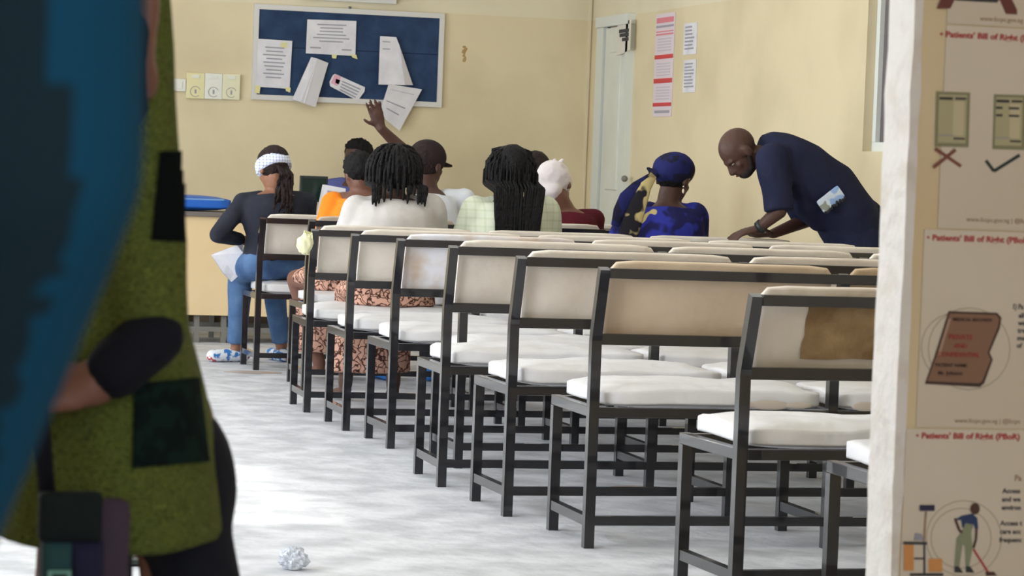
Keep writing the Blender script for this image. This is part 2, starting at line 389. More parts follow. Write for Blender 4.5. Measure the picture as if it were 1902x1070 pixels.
def tl(n, a=.1, b=.9, v0=.15, v1=.85, h=.35):
    out = []
    for i in range(n):
        v = v0+(v1-v0)*i/n; k = random.uniform(.55, 1)*(b-a)/2; c = (a+b)/2; out.append((c-k, v, c+k, v+(v1-v0)/n*h))
    return out
sheet('notice_paper', [(479, 72), (543, 76), (538, 165), (476, 161)], 'white portrait letter pinned at the left edge of the notice board', 'paper', text=tl(9), parts=[('tape', M_TAPE, [(474, 158), (484, 160), (482, 174), (473, 172)]), ('tape', M_TAPE, [(530, 162), (540, 163), (539, 172), (531, 169)]), ('seal', M_TAPE, [(522, 79), (533, 79), (533, 89), (522, 88)])])
sheet('notice_paper', [(571, 36), (662, 39), (660, 104), (568, 99)], 'white landscape certificate at the top centre of the notice board', 'paper', text=tl(6, v0=.12, v1=.7)+[(.08, .8, .3, .84), (.72, .82, .92, .86)], parts=[('tape', M_TAPE, [(616, 101), (626, 102), (624, 109), (617, 108)]), ('tape', M_TAPE, [(650, 100), (662, 102), (664, 110), (655, 107)])])
e = sheet('folded_paper', [(578, 106), (590, 109), (566, 192), (543, 184)], 'folded white letter hanging crooked over the lower frame of the board', 'paper', folds=(.02, .02, .05, .03))
pts = [at(590, 109, FY-.02), at(610, 117, FY-.01), at(586, 199, FY-.04), at(558, 190, FY-.05)]
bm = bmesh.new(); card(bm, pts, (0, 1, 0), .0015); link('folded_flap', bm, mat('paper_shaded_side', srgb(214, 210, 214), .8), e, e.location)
pp = [(622, 137), (678, 162), (677, 170), (667, 184), (660, 185), (613, 160), (612, 152), (618, 140)]
sheet('information_card', pp, 'small tilted white card with a pink corner at the foot of the board', 'card', parts=[('pink_corner', mat('pink_print', srgb(226, 170, 190), .7), [(622, 138), (634, 143), (626, 160), (615, 154)]), ('photo', M_INKD, [(624, 146), (632, 149), (629, 157), (623, 154)])] +
      [('printed_line', M_INK, [(636+i*-1.5, 150+i*5), (670-i*3, 165+i*5), (669-i*3, 167+i*5), (635-i*1.5, 152+i*5)]) for i in range(4)])
e = sheet('folded_paper', [(706, 67), (736, 69), (752, 158), (703, 157)], 'tall folded white paper on the right of the notice board', 'paper', folds=(.01, .01, .04, .03), text=[(.15, .1, .6, .12), (.15, .25, .55, .27)])
bm = bmesh.new(); card(bm, [at(736, 69, FY-.012), at(742, 84, FY-.03), at(767, 158, FY-.02), at(752, 158, FY-.045)], (0, 1, 0), .0015); link('folded_flap', bm, MATS['paper_shaded_side'], e, e.location)
sheet('loose_paper', [(722, 156), (784, 166), (742, 243), (704, 212)], 'large white sheet hanging down below the right of the board', 'paper', folds=(.05, .02, .03, .05), text=[(.1, .15, .85, .16), (.1, .5, .8, .53), (.2, .7, .7, .73)])
# sockets and switch
def plate(px0, px1, py0, py1, m, name, label, cat, sock=True):
    a = at(px0, py0, yw); b = at(px1, py1, yw); c = V(((a.x+b.x)/2, yw, (a.z+b.z)/2)); e = empty(name, c, label, cat)
    bm = bmesh.new(); box(bm, a.x, b.x, yw-.028, yw, b.z, a.z, .004); link('face_plate', bm, m, e, c)
    w_ = b.x-a.x; h_ = a.z-b.z
    if sock:
        bm = bmesh.new()
        box(bm, a.x+w_*.46, a.x+w_*.56, yw-.0295, yw-.028, a.z-h_*.80, a.z-h_*.64)
        link('socket_hole', bm, M_INK, e, c)
        bm = bmesh.new()
        for t in range(13):
            q = math.pi*2*(t+1)/16; q2 = math.pi*2*(t+2)/16; cc = V((a.x+w_*.5, yw-.030, a.z-h_*.72)); r = w_*.28
            bar(bm, cc+V((math.cos(q)*r, 0, math.sin(q)*r)), cc+V((math.cos(q2)*r, 0, math.sin(q2)*r)), .003, .003)
        link('outlet_rim', bm, M_INK, e, c)
        bm = bmesh.new(); box(bm, a.x+w_*.3, a.x+w_*.7, yw-.034, yw-.028, a.z-h_*.2, a.z-h_*.08); link('rocker', bm, M_PLATE, e, c)
    else:
        bm = bmesh.new(); box(bm, a.x+w_*.25, a.x+w_*.75, yw-.034, yw-.028, b.z+h_*.2, a.z-h_*.2, .002); link('rocker', bm, M_PLATE, e, c)
plate(318, 344, 146, 170, M_PLATE, 'light_switch', 'small square white switch left of the wall sockets', 'switch', False)
plate(346, 378, 135, 184, M_PLATEY, 'wall_socket', 'yellowed wall socket beside the small switch', 'socket')
plate(380, 411, 136, 185, M_PLATE, 'wall_socket', 'white wall socket in the middle of the three', 'socket')
plate(413, 444, 137, 186, mat('cream_plastic', srgb(232, 228, 196), .35), 'wall_socket', 'cream wall socket nearest the notice board', 'socket')
# whiteboard whose lower edge enters the picture
a, b_ = at(557, 4, yw), at(734, 8, yw)
wb = empty('whiteboard', ((a.x+b_.x)/2, yw, b_.z), 'white board on the front wall above the blue notice board', 'whiteboard')
bm = bmesh.new(); box(bm, a.x+.02, b_.x-.02, yw-.02, yw, b_.z+.02, b_.z+.6); link('panel', bm, M_WHITE, wb, wb.location)
bm = bmesh.new()
for q in ((a.x, b_.x, b_.z, b_.z+.03), (a.x, b_.x, b_.z+.59, b_.z+.62), (a.x, a.x+.03, b_.z+.0295, b_.z+.5905), (b_.x-.03, b_.x, b_.z+.0295, b_.z+.5905)): box(bm, q[0], q[1], yw-.035, yw, q[2], q[3])
link('board_frame', bm, M_ALU, wb, wb.location)
bm = bmesh.new(); p = at(863, 98, yw)
for i in range(9): ell(bm, (p.x+random.uniform(-.008, .008), yw, p.z+.04-.012*i), random.uniform(.006, .018), .002, .009, seg=8, rings=6)
tag(link('wall_stain', bm, mat('brown_stain', srgb(180, 150, 100), .8)), 'small brown smear on the cream wall right of the board', 'stain')

# ------------------------------------------------------------------ posters on the right wall
def wall_sheet(name, a, b, c, label, cat, bands, m=M_PAPER, y0c=None):
    """sheet on the right wall between pixels a (top left), b (top right), bottom y from c"""
    A, B, Cc = atx(*a, XW-.004), atx(*b, XW-.004), atx(*c, XW-.004)
    yl, yr, zt_, zb = A.y, B.y, A.z, Cc.z; cen = V((XW-.004, (yl+yr)/2, (zt_+zb)/2)); e = empty(name, cen, label, cat)
    bm = bmesh.new(); box(bm, XW-.004, XW-.001, yr, yl, zb, zt_); link('sheet', bm, m, e, cen)
    for nm, mm, u0, u1, v0, v1 in bands:
        bm = bmesh.new(); box(bm, XW-.0065, XW-.004, yl+(yr-yl)*u1, yl+(yr-yl)*u0, zt_+(zb-zt_)*v1, zt_+(zb-zt_)*v0); link(nm, bm, mm, e, cen)
    return e
M_RED = mat('red_print', srgb(206, 70, 72), .7); M_PINK = mat('pink_print2', srgb(220, 130, 140), .7); M_LILAC = mat('lilac_paper', srgb(222, 208, 214), .8)
bands = [('heading_band', M_PINK, .06, .94, .04, .09), ('heading_line', M_INK, .05, .95, .115, .135), ('heading_line', M_PINK, .05, .95, .17, .18), ('heading_line', M_PINK, .05, .95, .195, .21),
         ('red_band', M_RED, .02, .98, .40, .44), ('red_band', M_RED, .02, .98, .63, .675), ('red_band', M_RED, .02, .98, .865, .90), ('footer_text', M_INK, .12, .9, .94, .965)]
for v in (.23, .47, .70):
    for k in range(5): bands.append(('printed_line', mat('faint_print', srgb(196, 186, 196), .8), .15, .85, v+.012+k*.028, v+.02+k*.028))
wall_sheet('wall_poster', (1219, 27), (1254, 26), (1216, 217), 'tall narrow poster with red bands right of the door', 'poster', bands, M_LILAC)
nl = lambda n, v0=.1, v1=.9: [('printed_line', M_INK, .12, random.uniform(.6, .92), v0+(v1-v0)*i/n, v0+(v1-v0)*(i+.45)/n) for i in range(n)]
wall_sheet('wall_notice', (1271, 44), (1295, 43), (1271, 102), 'upper small printed notice right of the red banded poster', 'notice', nl(7))
wall_sheet('wall_notice', (1270, 112), (1293, 110), (1270, 172), 'lower small printed notice right of the red banded poster', 'notice', nl(8))
A = atx(1148, 40, XW-.047); B = atx(1173, 40, XW-.047); Z1 = atx(1150, 103, XW-.047).z
e = empty('door_notice', (XW-.05, (A.y+B.y)/2, Z1), 'torn paper notice at the top of the pale door', 'notice')
bm = bmesh.new(); card(bm, [(XW-.05, A.y, A.z), (XW-.05, B.y, A.z), (XW-.05, B.y, Z1+.03), (XW-.05, (A.y*.5+B.y*.5), Z1+.01), (XW-.05, A.y, Z1)], (1, 0, 0), .002); link('sheet', bm, mat('door_note_paper', srgb(222, 216, 204), .8), e, e.location)
bm = bmesh.new()
for v, k in ((.06, .4), (.3, .85), (.42, .8), (.55, .6)):
    z = A.z+(Z1-A.z)*v; box(bm, XW-.052, XW-.0505, B.y+.04, B.y+(A.y-B.y)*k, z-.012, z+.012)
link('printed_text', bm, M_INKD, e, e.location)

# ------------------------------------------------------------------ benches
LB = .79
def bench(x, y, th, hs, n, label, back=M_PALE, seat=M_VINYL, worn=None, length=LB):
    e = empty('waiting_bench', (x, y, 0), label, 'bench', 'steel framed waiting benches in rows', th); e.scale = (1, 1, hs)
    t = .032; top, zm, zs, tl_, dp = .86, .647, .435, .065, .41
    yt = lambda z: -tl_*(z-zm)/(top-zm) if z > zm else 0
    W = n*length
    for i in range(n+1):
        X = i*length
        bm = bmesh.new(); polybar(bm, [(X, 0, 0), (X, 0, zm-.01), (X, -.004, zm+.01), (X, -tl_, top)], t, t, (1, 0, 0)); link('rear_post', bm, M_FRAME, e)
        bm = bmesh.new(); box(bm, X-t/2, X+t/2, dp-t/2, dp+t/2, 0, zs-t-.0005); link('leg', bm, M_FRAME, e)
        bm = bmesh.new(); box(bm, X-t/2+.0006, X+t/2-.0006, t/2+.0005, dp+t/2, zs-t, zs, .002); link('side_rail', bm, M_FRAME, e)
        bm = bmesh.new(); box(bm, X-t*.42, X+t*.42, t/2, dp-t/2, .068, .098); link('side_stretcher', bm, M_FRAME, e)
    bm = bmesh.new(); box(bm, t/2, W-t/2, -tl_-t/2, -tl_+t/2, top-t*.9, top+.002, .002); link('top_rail', bm, M_FRAME, e)
    bm = bmesh.new(); box(bm, t/2, W-t/2, -t/2, t/2, zm-.022, zm+.012, .002); link('back_rail', bm, M_FRAME, e)
    for yy in (0, dp):
        bm = bmesh.new(); box(bm, t/2, W-t/2, yy-t/2, yy+t/2, zs-t, zs-.002, .002); link('seat_rail', bm, M_FRAME, e)
    bm = bmesh.new(); box(bm, t/2, W-t/2, -t*.4, t*.4, .07, .098); link('lower_rail', bm, M_FRAME, e)
    az = V((0, -tl_, top-zm)).normalized(); ay = V((1, 0, 0)).cross(az)*-1
    for i in range(n):
        x0, x1 = i*length+.028, (i+1)*length-.028; sd = x*13+y*7+i*3.1
        bm = bmesh.new(); cushion(bm, ((x0+x1)/2, dp/2+.012, zs+.029), (x1-x0)/2+.004, dp/2+.012, .041, .011, sd); link('seat_cushion', bm, seat, e, smooth=True)
        c = V(((x0+x1)/2, -tl_/2+.035, (top+zm)/2+.002)); m = worn.get(i, back) if worn else back
        bm = bmesh.new(); cushion(bm, c, (x1-x0)/2-.002, (top-zm)/2+.028, .016, .008, sd+5, X=(1, 0, 0), Y=az, Z=-ay if ay.y > 0 else ay); link('back_cushion', bm, m, e, smooth=True)
    return e
BN = []
def bn(*a, **k): BN.append(bench(*a, **k)); return BN[-1]
bn(2.563, 15.103, .010, .984, 3, 'farthest white cushioned bench, with the headband woman at its left end')
bn(2.62, 13.944, .0, 1.007, 2, 'second farthest bench, half hidden behind the bench with the pale cloth on its corner', worn={0: M_WORN})
bn(2.385, 12.609, -.025, .991, 3, 'bench with a pale yellow cloth on its left corner post')
bn(2.401, 11.766, -.004, .998, 3, 'empty bench directly behind the one the long dreadlocks woman sits on')
BROWN = mat('grimy_vinyl', srgb(196, 172, 146), .6, srgb(214, 196, 172), 2.5, .5, 8)
bn(2.443, 11.044, .014, 1.004, 3, 'bench with a bluish white, brown edged torn cover on its left backrest', worn={0: mat('bluish_vinyl', srgb(232, 232, 240), .6, srgb(206, 186, 168), 4.5, .6, 9, contrast=(.42, .6))})
bn(2.56, 10.35, 0, 1.0, 2, 'bench mostly hidden beyond the creased cream one, tucked in from the aisle')
bn(2.348, 9.733, -.018, 1.023, 3, 'bench with a creased cream back, fifth from the doorway counting every bench')
bn(2.382, 8.918, .017, 1.018, 3, 'bench with a plain cream back, just beyond the grimy brown one')
bn(2.447, 8.171, -.001, 1.015, 3, 'bench with a long grimy brown back and a stained second seat', back=BROWN, worn={0: BROWN, 1: M_TIMBER})
b8 = bn(2.539, 7.064, .046, .992, 2, 'near bench with a bare brown board patch in its backrest')
bn(2.70, 6.37, .0, .99, 2, 'nearest bench, only its front corner showing at the doorway edge')
# bare board patch on the back of the near bench (torn cover)
bm = bmesh.new(); az = V((0, -.065, .213)).normalized(); nn = V((1, 0, 0)).cross(az)
c = V((.435, -.0325+.012, .762)); hw, hh = .27, .080
pts = []
for i in range(28):
    q = i/28*4; s = int(q); f = q-s
    u, v = [(-1+2*f, -1), (1, -1+2*f), (1-2*f, 1), (-1, 1-2*f)][s]
    pts.append(c+V((1, 0, 0))*(u*hw+random.uniform(-.003, .003))+az*(v*hh+random.uniform(-.003, .003)))
card(bm, pts, nn if nn.y < 0 else -nn, .004)
o = link('bare_board_patch', bm, M_BOARD, b8); o['label'] = 'torn brown hardboard patch'
# brown water stain scallops on the second seat of the grimy bench
for k, (xx, ww) in enumerate(((.50, .04), (.575, .07), (.67, .05), (.90, .05), (1.02, .06))):
    bm = bmesh.new(); ell(bm, (xx, -.0145, .448), ww, .004, .010+.005*(k % 2), seg=14, rings=8)
    link('water_stain', bm, mat('water_stain', srgb(192, 180, 168), .7), BN[8], smooth=True)
# pale yellow cloth hung on the left corner of its bench
c = at(568, 455, 12.5)
e = empty('yellow_cloth', c, 'pale yellow cloth hanging on the corner post of a bench', 'cloth')
bm = bmesh.new(); g = []
oc = [(566, 428), (580, 432), (582, 450), (574, 474), (562, 472), (551, 458), (553, 446), (562, 440)]
for k, (a, b_) in enumerate(oc): g.append(at(a, b_, 12.50+.02*math.sin(k*2)))
card(bm, g, (0, 1, 0), .012); link('cloth_fold', bm, mat('yellow_cotton', srgb(232, 230, 190), .9), e, c)
bm = bmesh.new(); ell(bm, at(567, 453, 12.49), .036, .022, .046, seg=30, rings=18, disp=lambda p: .30*noise.noise(p*2)+.12*noise.noise(p*5)); link('cloth_bulge', bm, MATS['yellow_cotton'], e, c, smooth=True)

# ------------------------------------------------------------------ reception desk at the far end
DY = 17.25
dl, dr = 2.1, 4.45
ztop = at(400, 394, DY).z; zbot = at(400, 586, DY).z
dk = empty('reception_desk', ((dl+dr)/2, DY, 0), 'long desk with a cream front panel against the far wall', 'desk')
bm = bmesh.new(); box(bm, dl, dr, DY, DY+.02, zbot, ztop-.03); link('front_panel', bm, M_DESK, dk, dk.location)
bm = bmesh.new(); box(bm, dl-.03, dr+.03, DY-.03, DY+.62, ztop-.03, ztop, .004); link('desk_top', bm, mat('desk_top_trim', srgb(112, 104, 98), .5), dk, dk.location)
for xx in (dl+.1, at(365, 600, DY+.05).x, at(415, 600, DY+.05).x, 3.4, dr-.1):
    for yy in (DY+.05, DY+.55):
        bm = bmesh.new(); box(bm, xx-.016, xx+.016, yy-.016, yy+.016, 0, ztop-.03); link('leg', bm, M_STEEL, dk, dk.location)
bm = bmesh.new(); box(bm, dl+.1, dr-.1, DY+.035, DY+.06, .07, .10); box(bm, dl+.1, dr-.1, DY+.535, DY+.565, .07, .10); link('foot_rail', bm, M_STEEL, dk, dk.location)
bm = bmesh.new(); box(bm, dl, dr, DY+.56, DY+.58, .1, ztop-.05); link('rear_panel', bm, mat('dark_underside', srgb(120, 104, 84), .8), dk, dk.location)
# bright blue tray on the desk
a = at(338, 372, DY+.05); b_ = at(428, 394, DY+.05)
e = empty('blue_tray', (a.x, DY+.2, ztop), 'bright blue shallow tray on the desk by the headband woman', 'tray')
bm = bmesh.new(); w_ = b_.x-1.95; cushion(bm, ((1.95+b_.x)/2, DY+.17, ztop+.052), w_/2, .17, .05, 0, 1); link('tray_body', bm, M_BLUE, e, e.location, smooth=True)
bm = bmesh.new(); box(bm, 2.0, b_.x-.05, DY-.002, DY+.34, ztop+.072, ztop+.082, .003); link('tray_rim', bm, mat('pale_blue_rim', srgb(110, 150, 200), .4), e, e.location)
# monitor
c = at(583, 378, DY+.25); c.z = ztop
e = empty('computer_monitor', c, 'dark computer monitor on the desk behind the headband woman', 'monitor')
a, b_ = at(558, 326, c.y), at(608, 376, c.y)
bm = bmesh.new(); box(bm, a.x, b_.x, c.y, c.y+.03, b_.z, a.z, .005); link('casing', bm, M_BLACKP, e, c)
bm = bmesh.new(); box(bm, a.x+.015, b_.x-.015, c.y-.004, c.y, b_.z+.015, a.z-.015); link('screen', bm, mat('dark_screen', srgb(24, 44, 40), .2), e, c)
bm = bmesh.new(); box(bm, c.x-.02, c.x+.02, c.y+.005, c.y+.025, ztop+.01, b_.z+.02); link('stand_neck', bm, M_BLACKP, e, c)
bm = bmesh.new(); box(bm, c.x-.1, c.x+.1, c.y-.06, c.y+.1, ztop, ztop+.012, .004); link('stand_base', bm, M_BLACKP, e, c)
# white box file standing on the desk
a, b_ = at(597, 343, DY+.05), at(640, 412, DY+.05)
e = empty('white_file_box', (a.x, DY+.1, ztop), 'upright white file box on the desk left of the orange top', 'box')
bm = bmesh.new(); c_ = [(a.x-.005, DY+.05, ztop), (b_.x, DY+.05, ztop), (b_.x+.0, DY+.05, a.z-.02), (a.x+.03, DY+.05, a.z)]
card(bm, c_, (0, 1, 0), .12); link('file_body', bm, M_PAPER, e, e.location)
bm = bmesh.new(); card(bm, [(a.x+.04, DY+.045, a.z-.035), (b_.x, DY+.045, a.z-.05), (b_.x, DY+.045, a.z-.065), (a.x+.04, DY+.045, a.z-.05)], (0, 1, 0), .004); link('label_strip', bm, M_INK, e, e.location)

# ------------------------------------------------------------------ posters on the partition
PQ = PY-.0015
PXR, PXU = V((1, 0, 0)), V((0, 0, 1))
M_PST = mat('poster_sheet', srgb(224, 212, 196), .35, srgb(214, 200, 182), 2, .35, 5)
M_PRED = mat('heading_red', srgb(176, 40, 44), .6); M_PTAN = mat('faded_brown_print', srgb(160, 130, 100), .7)
def pxy(px, py, d=.0): p = at(px, py, PQ-.001-d); return V((p.x, PQ-.001-d, p.z))
zb_ = [at(1800, v, PQ).z for v in (48, 428, 797)]
dz = (zb_[0]-zb_[2])/2
PST = []
def poster(lx, z1, z0, label):
    x0 = at(lx, 500, PQ).x; x1 = x0+.42; c = V(((x0+x1)/2, PQ, (z0+z1)/2))
    e = empty('rights_poster', c, label, 'poster', 'patients rights posters on the doorway wall')
    bm = bmesh.new(); box(bm, x0, x1, PQ-.001, PQ+.001, z0+.002, z1); link('poster_sheet', bm, M_PST, e, c); PST.append((e, c)); return e, c
p0 = poster(1738, zb_[0]+dz, zb_[0], 'top poster, with a maroon frame shape cut off by the picture edge')
p1 = poster(1738, zb_[0]-.0005, zb_[1], 'poster with two green forms above a brown cross and a dark tick')
p2 = poster(1714, zb_[1]-.0005, zb_[2], 'poster with a drawn brown private and confidential folder')
p3 = poster(1696, zb_[2]-.0005, zb_[2]-dz, 'lowest poster, with a drawn cleaner mopping beside a trolley')
def poly(p, name, m, pts, d=.0, t=.0005):
    bm = bmesh.new(); card(bm, [pxy(a, b, d) for a, b in pts], (0, -1, 0), t); return link(name, bm, m, p[0], p[1])
def rectp(p, name, m, x0, y0, x1, y1, d=.0, sk=.03):
    k = (y1-y0)*sk; h = (x1-x0)*sk
    return poly(p, name, m, [(x0, y0), (x1, y0+h), (x1-k, y1+h), (x0-k, y1)], d)
def stroke(p, name, m, pts, wd, d=.0):
    bm = bmesh.new(); q = [pxy(a, b, d) for a, b in pts]
    for a, b in zip(q[:-1], q[1:]): bar(bm, a, b, .0006, wd/1248, up=(b-a).cross(V((0, 1, 0))))
    return link(name, bm, m, p[0], p[1])
def circ(p, cx, cy, r, m, wd=2):
    return stroke(p, 'watermark_ring', m, [(cx+r*math.cos(t/24*2*math.pi), cy+r*math.sin(t/24*2*math.pi)) for t in range(25)], wd)
def txt(p, name, s, x, y, size, m, sx=1.0, bold=0): return text_mesh(name, s, size/1248, m, p[0], pxy(x, y, .0003), PXR, PXU, p[1], bold, sx)
M_MAR = mat('maroon_print', srgb(110, 56, 50), .6); M_NAVY = mat('navy_print', srgb(36, 40, 72), .6)
poly(p0, 'frame_leg', M_MAR, [(1748, -4), (1775, -4), (1765, 16), (1740, 16)])
poly(p0, 'frame_leg', M_MAR, [(1855, -4), (1878, -4), (1889, 18), (1889, 27), (1868, 26)])
poly(p0, 'frame_bar', M_INKD, [(1775, -5), (1857, -4), (1852, 5), (1774, 1)])
txt(p0, 'web_address', 'www.fccpc.gov.ng', 1820, 38, 13, M_PTAN)
H = "\u2022 Patients' Bill of Right (PBoR)"
txt(p1, 'heading', H, 1746, 68, 16.5, M_PRED, 1.14, .0004); txt(p2, 'heading', H, 1721, 446, 16.5, M_PRED, 1.14, .0004); txt(p3, 'heading', H, 1701, 814, 16.5, M_PRED, 1.14, .0004)
M_FORM = mat('form_green_border', srgb(140, 138, 106), .7); M_FORMI = mat('form_fill', srgb(184, 176, 140), .7)
for (fx, fy, fw, fh) in ((1740, 170, 62, 102), (1846, 175, 60, 102)):
    rectp(p1, 'form_border', M_FORM, fx, fy, fx+fw, fy+fh); rectp(p1, 'form_page', M_FORMI, fx+4, fy+5, fx+fw-6, fy+fh-7, .0006)
    rectp(p1, 'form_heading', M_INKD, fx+5, fy+10, fx+fw*.48, fy+15, .0012); rectp(p1, 'form_heading', M_INKD, fx+fw*.55, fy+11, fx+fw*.88, fy+15, .0012)
    rectp(p1, 'form_column', mat('form_column', srgb(206, 194, 160), .7), fx+fw*.5, fy+18, fx+fw*.82, fy+fh*.8, .0011)
    rectp(p1, 'form_line', M_INK, fx+2, fy+fh*.78, fx+fw*.5, fy+fh*.8, .0012); rectp(p1, 'form_line', M_INKD, fx+fw*.5, fy+fh*.84, fx+fw*.84, fy+fh*.87, .0014)
for yy in (198, 212):
    rectp(p1, 'form_heading', M_INKD, 1850, yy, 1862, yy+4, .0014); rectp(p1, 'form_heading', M_INKD, 1874, yy+1, 1893, yy+5, .0014)
M_X = mat('brown_cross_print', srgb(130, 74, 60), .6); M_CK = mat('dark_tick_print', srgb(36, 52, 50), .6)
stroke(p1, 'cross_mark', M_X, [(1737, 276), (1785, 309)], 7); stroke(p1, 'cross_mark', M_X, [(1775, 278), (1734, 311)], 7, .0008)
stroke(p1, 'tick_mark', M_CK, [(1831, 298), (1846, 318), (1894, 288)], 7)
txt(p1, 'web_address', 'www.fccpc.gov.ng | @fccpc', 1795, 411, 13, M_PTAN)
M_RING = mat('pale_ring_print', srgb(178, 166, 142), .7)
circ(p2, 1800, 648, 76, M_RING); circ(p2, 1775, 645, 64, M_RING)
M_FOLD = mat('folder_brown', srgb(142, 106, 86), .7); M_FOLDE = mat('folder_edge', srgb(74, 54, 46), .7)
poly(p2, 'folder_outline', M_FOLDE, [(1762, 578), (1852, 581), (1860, 590), (1857, 610), (1838, 655), (1844, 668), (1828, 712), (1820, 719), (1718, 713), (1735, 665)], .001)
poly(p2, 'folder_face', M_FOLD, [(1764, 582), (1850, 585), (1856, 592), (1853, 608), (1834, 655), (1840, 668), (1824, 708), (1818, 712), (1722, 708), (1738, 665)], .0018)
poly(p2, 'folder_highlight', mat('folder_highlight', srgb(176, 146, 126), .7), [(1762, 592), (1766, 593), (1746, 660), (1741, 660)], .0025)
def t2(name, s, x, y, size, m): return text_mesh(name, s, size/1248, m, p2[0], pxy(x, y, .0032), PXR, PXU, p2[1], .0001, 1.0)
t2('folder_title', 'MEDICAL RECORDS', 1770, 596, 9.6, M_FOLDE)
M_PR2 = mat('stamp_red', srgb(168, 58, 50), .7)
t2('stamp_text', 'PRIVATE', 1762, 630, 14, M_PR2); t2('stamp_text', 'AND', 1772, 646, 13, M_PR2); t2('stamp_text', 'CONFIDENTIAL', 1741, 662, 13, M_PR2)
t2('folder_note', 'PATIENT NAME', 1737, 681, 10, M_FOLDE); t2('folder_note', 'Mr. Johnson', 1742, 696, 11, M_FOLDE)
txt(p2, 'side_text', '1) Pa', 1880, 574, 15, M_INKD, .8, .0003)
for k, s_ in enumerate(('all', 'wa', 'tre', 'me', 'of')): txt(p2, 'side_text', s_, 1892-k, 590+k*14, 14, M_INKD, 1, .0003)
txt(p2, 'web_address', 'www.fccpc.gov.ng | @fccpc', 1773, 785, 13, M_PTAN)
circ(p3, 1790, 1000, 70, M_RING); circ(p3, 1785, 1000, 56, M_RING)
M_SK = mat('printed_brown_skin', srgb(84, 56, 46), .7); M_SH = mat('printed_blue_shirt', srgb(44, 62, 104), .7); M_OV = mat('printed_green_overall', srgb(140, 148, 118), .7)
bm = bmesh.new(); card(bm, [pxy(1811+9*math.cos(t*.52), 945+11*math.sin(t*.52), .001) for t in range(12)], (0, -1, 0), .0005); link('printed_head', bm, M_SK, *p3)
poly(p3, 'printed_shirt', M_SH, [(1786, 958), (1806, 954), (1815, 962), (1817, 982), (1811, 983), (1808, 972), (1806, 982), (1787, 980), (1785, 966), (1773, 966)], .0008)
poly(p3, 'printed_overall', M_OV, [(1793, 972), (1806, 974), (1804, 992), (1806, 1020), (1800, 1052), (1794, 1052), (1793, 1016), (1788, 1010), (1782, 1052), (1773, 1052), (1777, 1000), (1787, 988)], .0014)
stroke(p3, 'printed_arm', M_SK, [(1774, 963), (1782, 985), (1789, 991)], 5, .0016); stroke(p3, 'printed_arm', M_SK, [(1814, 980), (1813, 1002), (1808, 1018)], 5, .0016)
stroke(p3, 'printed_mop', M_PRED, [(1808, 1020), (1836, 1064)], 4, .001); poly(p3, 'printed_mop_head', M_SK, [(1830, 1062), (1846, 1062), (1852, 1069), (1832, 1070)], .001)
for xx in (1773, 1794): poly(p3, 'printed_shoe', M_INKD, [(xx, 1052), (xx+8, 1052), (xx+16, 1064), (xx, 1063)], .0016)
M_OR = mat('printed_orange', srgb(216, 150, 86), .7)
rectp(p3, 'printed_bin', M_OR, 1679, 1012, 1697, 1060, .0012, 0); rectp(p3, 'printed_bucket', M_OR, 1725, 1038, 1750, 1062, .0012, 0)
rectp(p3, 'printed_tray', M_INKD, 1678, 1006, 1722, 1011, .0018, .02); rectp(p3, 'printed_brush', M_NAVY, 1708, 938, 1736, 949, .0012, 0)
stroke(p3, 'printed_broom_pole', M_PTAN, [(1720, 950), (1716, 1006)], 4, .001); stroke(p3, 'printed_pole', M_INKD, [(1717, 1011), (1717, 1066)], 4, .001)
rectp(p3, 'printed_shelf', M_INKD, 1698, 1036, 1716, 1039, .001, 0); rectp(p3, 'printed_base', M_INKD, 1690, 1065, 1752, 1070, .001, 0)
poly(p3, 'printed_sprayer', M_INK, [(1697, 1004), (1700, 990), (1712, 992), (1716, 1004)], .001)
txt(p3, 'side_text', 'Pa', 1884, 893, 17, M_PTAN, 1, .0003)
for k, s_ in enumerate(('Access', 'and we', 'environ')): txt(p3, 'side_text', s_, 1862-k, 916+k*15.5, 14, M_INKD, 1, .0003)
for k, s_ in enumerate(('Access t', 'care acc', 'frequenc')): txt(p3, 'side_text', s_, 1858-k, 976+k*15.5, 14, M_INKD, 1, .0003)

# ------------------------------------------------------------------ people
def basis(fwd, up):
    f = V(fwd).normalized(); u = V(up); u = (u-f*u.dot(f)).normalized(); s = f.cross(u).normalized(); return s, f, u
def head_prims(bm, c, s, f, u, k=1.0, bald=False):
    c = V(c)
    ell(bm, c+u*.030*k-f*.012*k, .074*k, .096*k, .088*k, s, f, u)
    ell(bm, c-u*.035*k+f*.022*k, .058*k, .066*k, .078*k, s, f, u)
    ell(bm, c-u*.088*k+f*.052*k, .030*k, .028*k, .022*k, s, f, u)              # chin
    ell(bm, c+u*.018*k+f*.070*k, .050*k, .022*k, .014*k, s, f, u)              # brow
    capsule(bm, c+u*.005*k+f*.086*k, c-u*.030*k+f*.102*k, .009*k, .015*k)      # nose
    ell(bm, c-u*.033*k+f*.094*k, .021*k, .013*k, .010*k, s, f, u)
    ell(bm, c-u*.054*k+f*.083*k, .025*k, .014*k, .007*k, s, f, u)              # lips
    ell(bm, c-u*.066*k+f*.080*k, .022*k, .014*k, .008*k, s, f, u)
    for q in (-1, 1):
        ell(bm, c+s*q*.034*k-u*.022*k+f*.056*k, .024*k, .020*k, .022*k, s, f, u)  # cheek
        ell(bm, c+s*q*.080*k-u*.006*k-f*.010*k, .012*k, .022*k, .034*k, (s*.9-f*.3*q).normalized(), f, u)  # ear
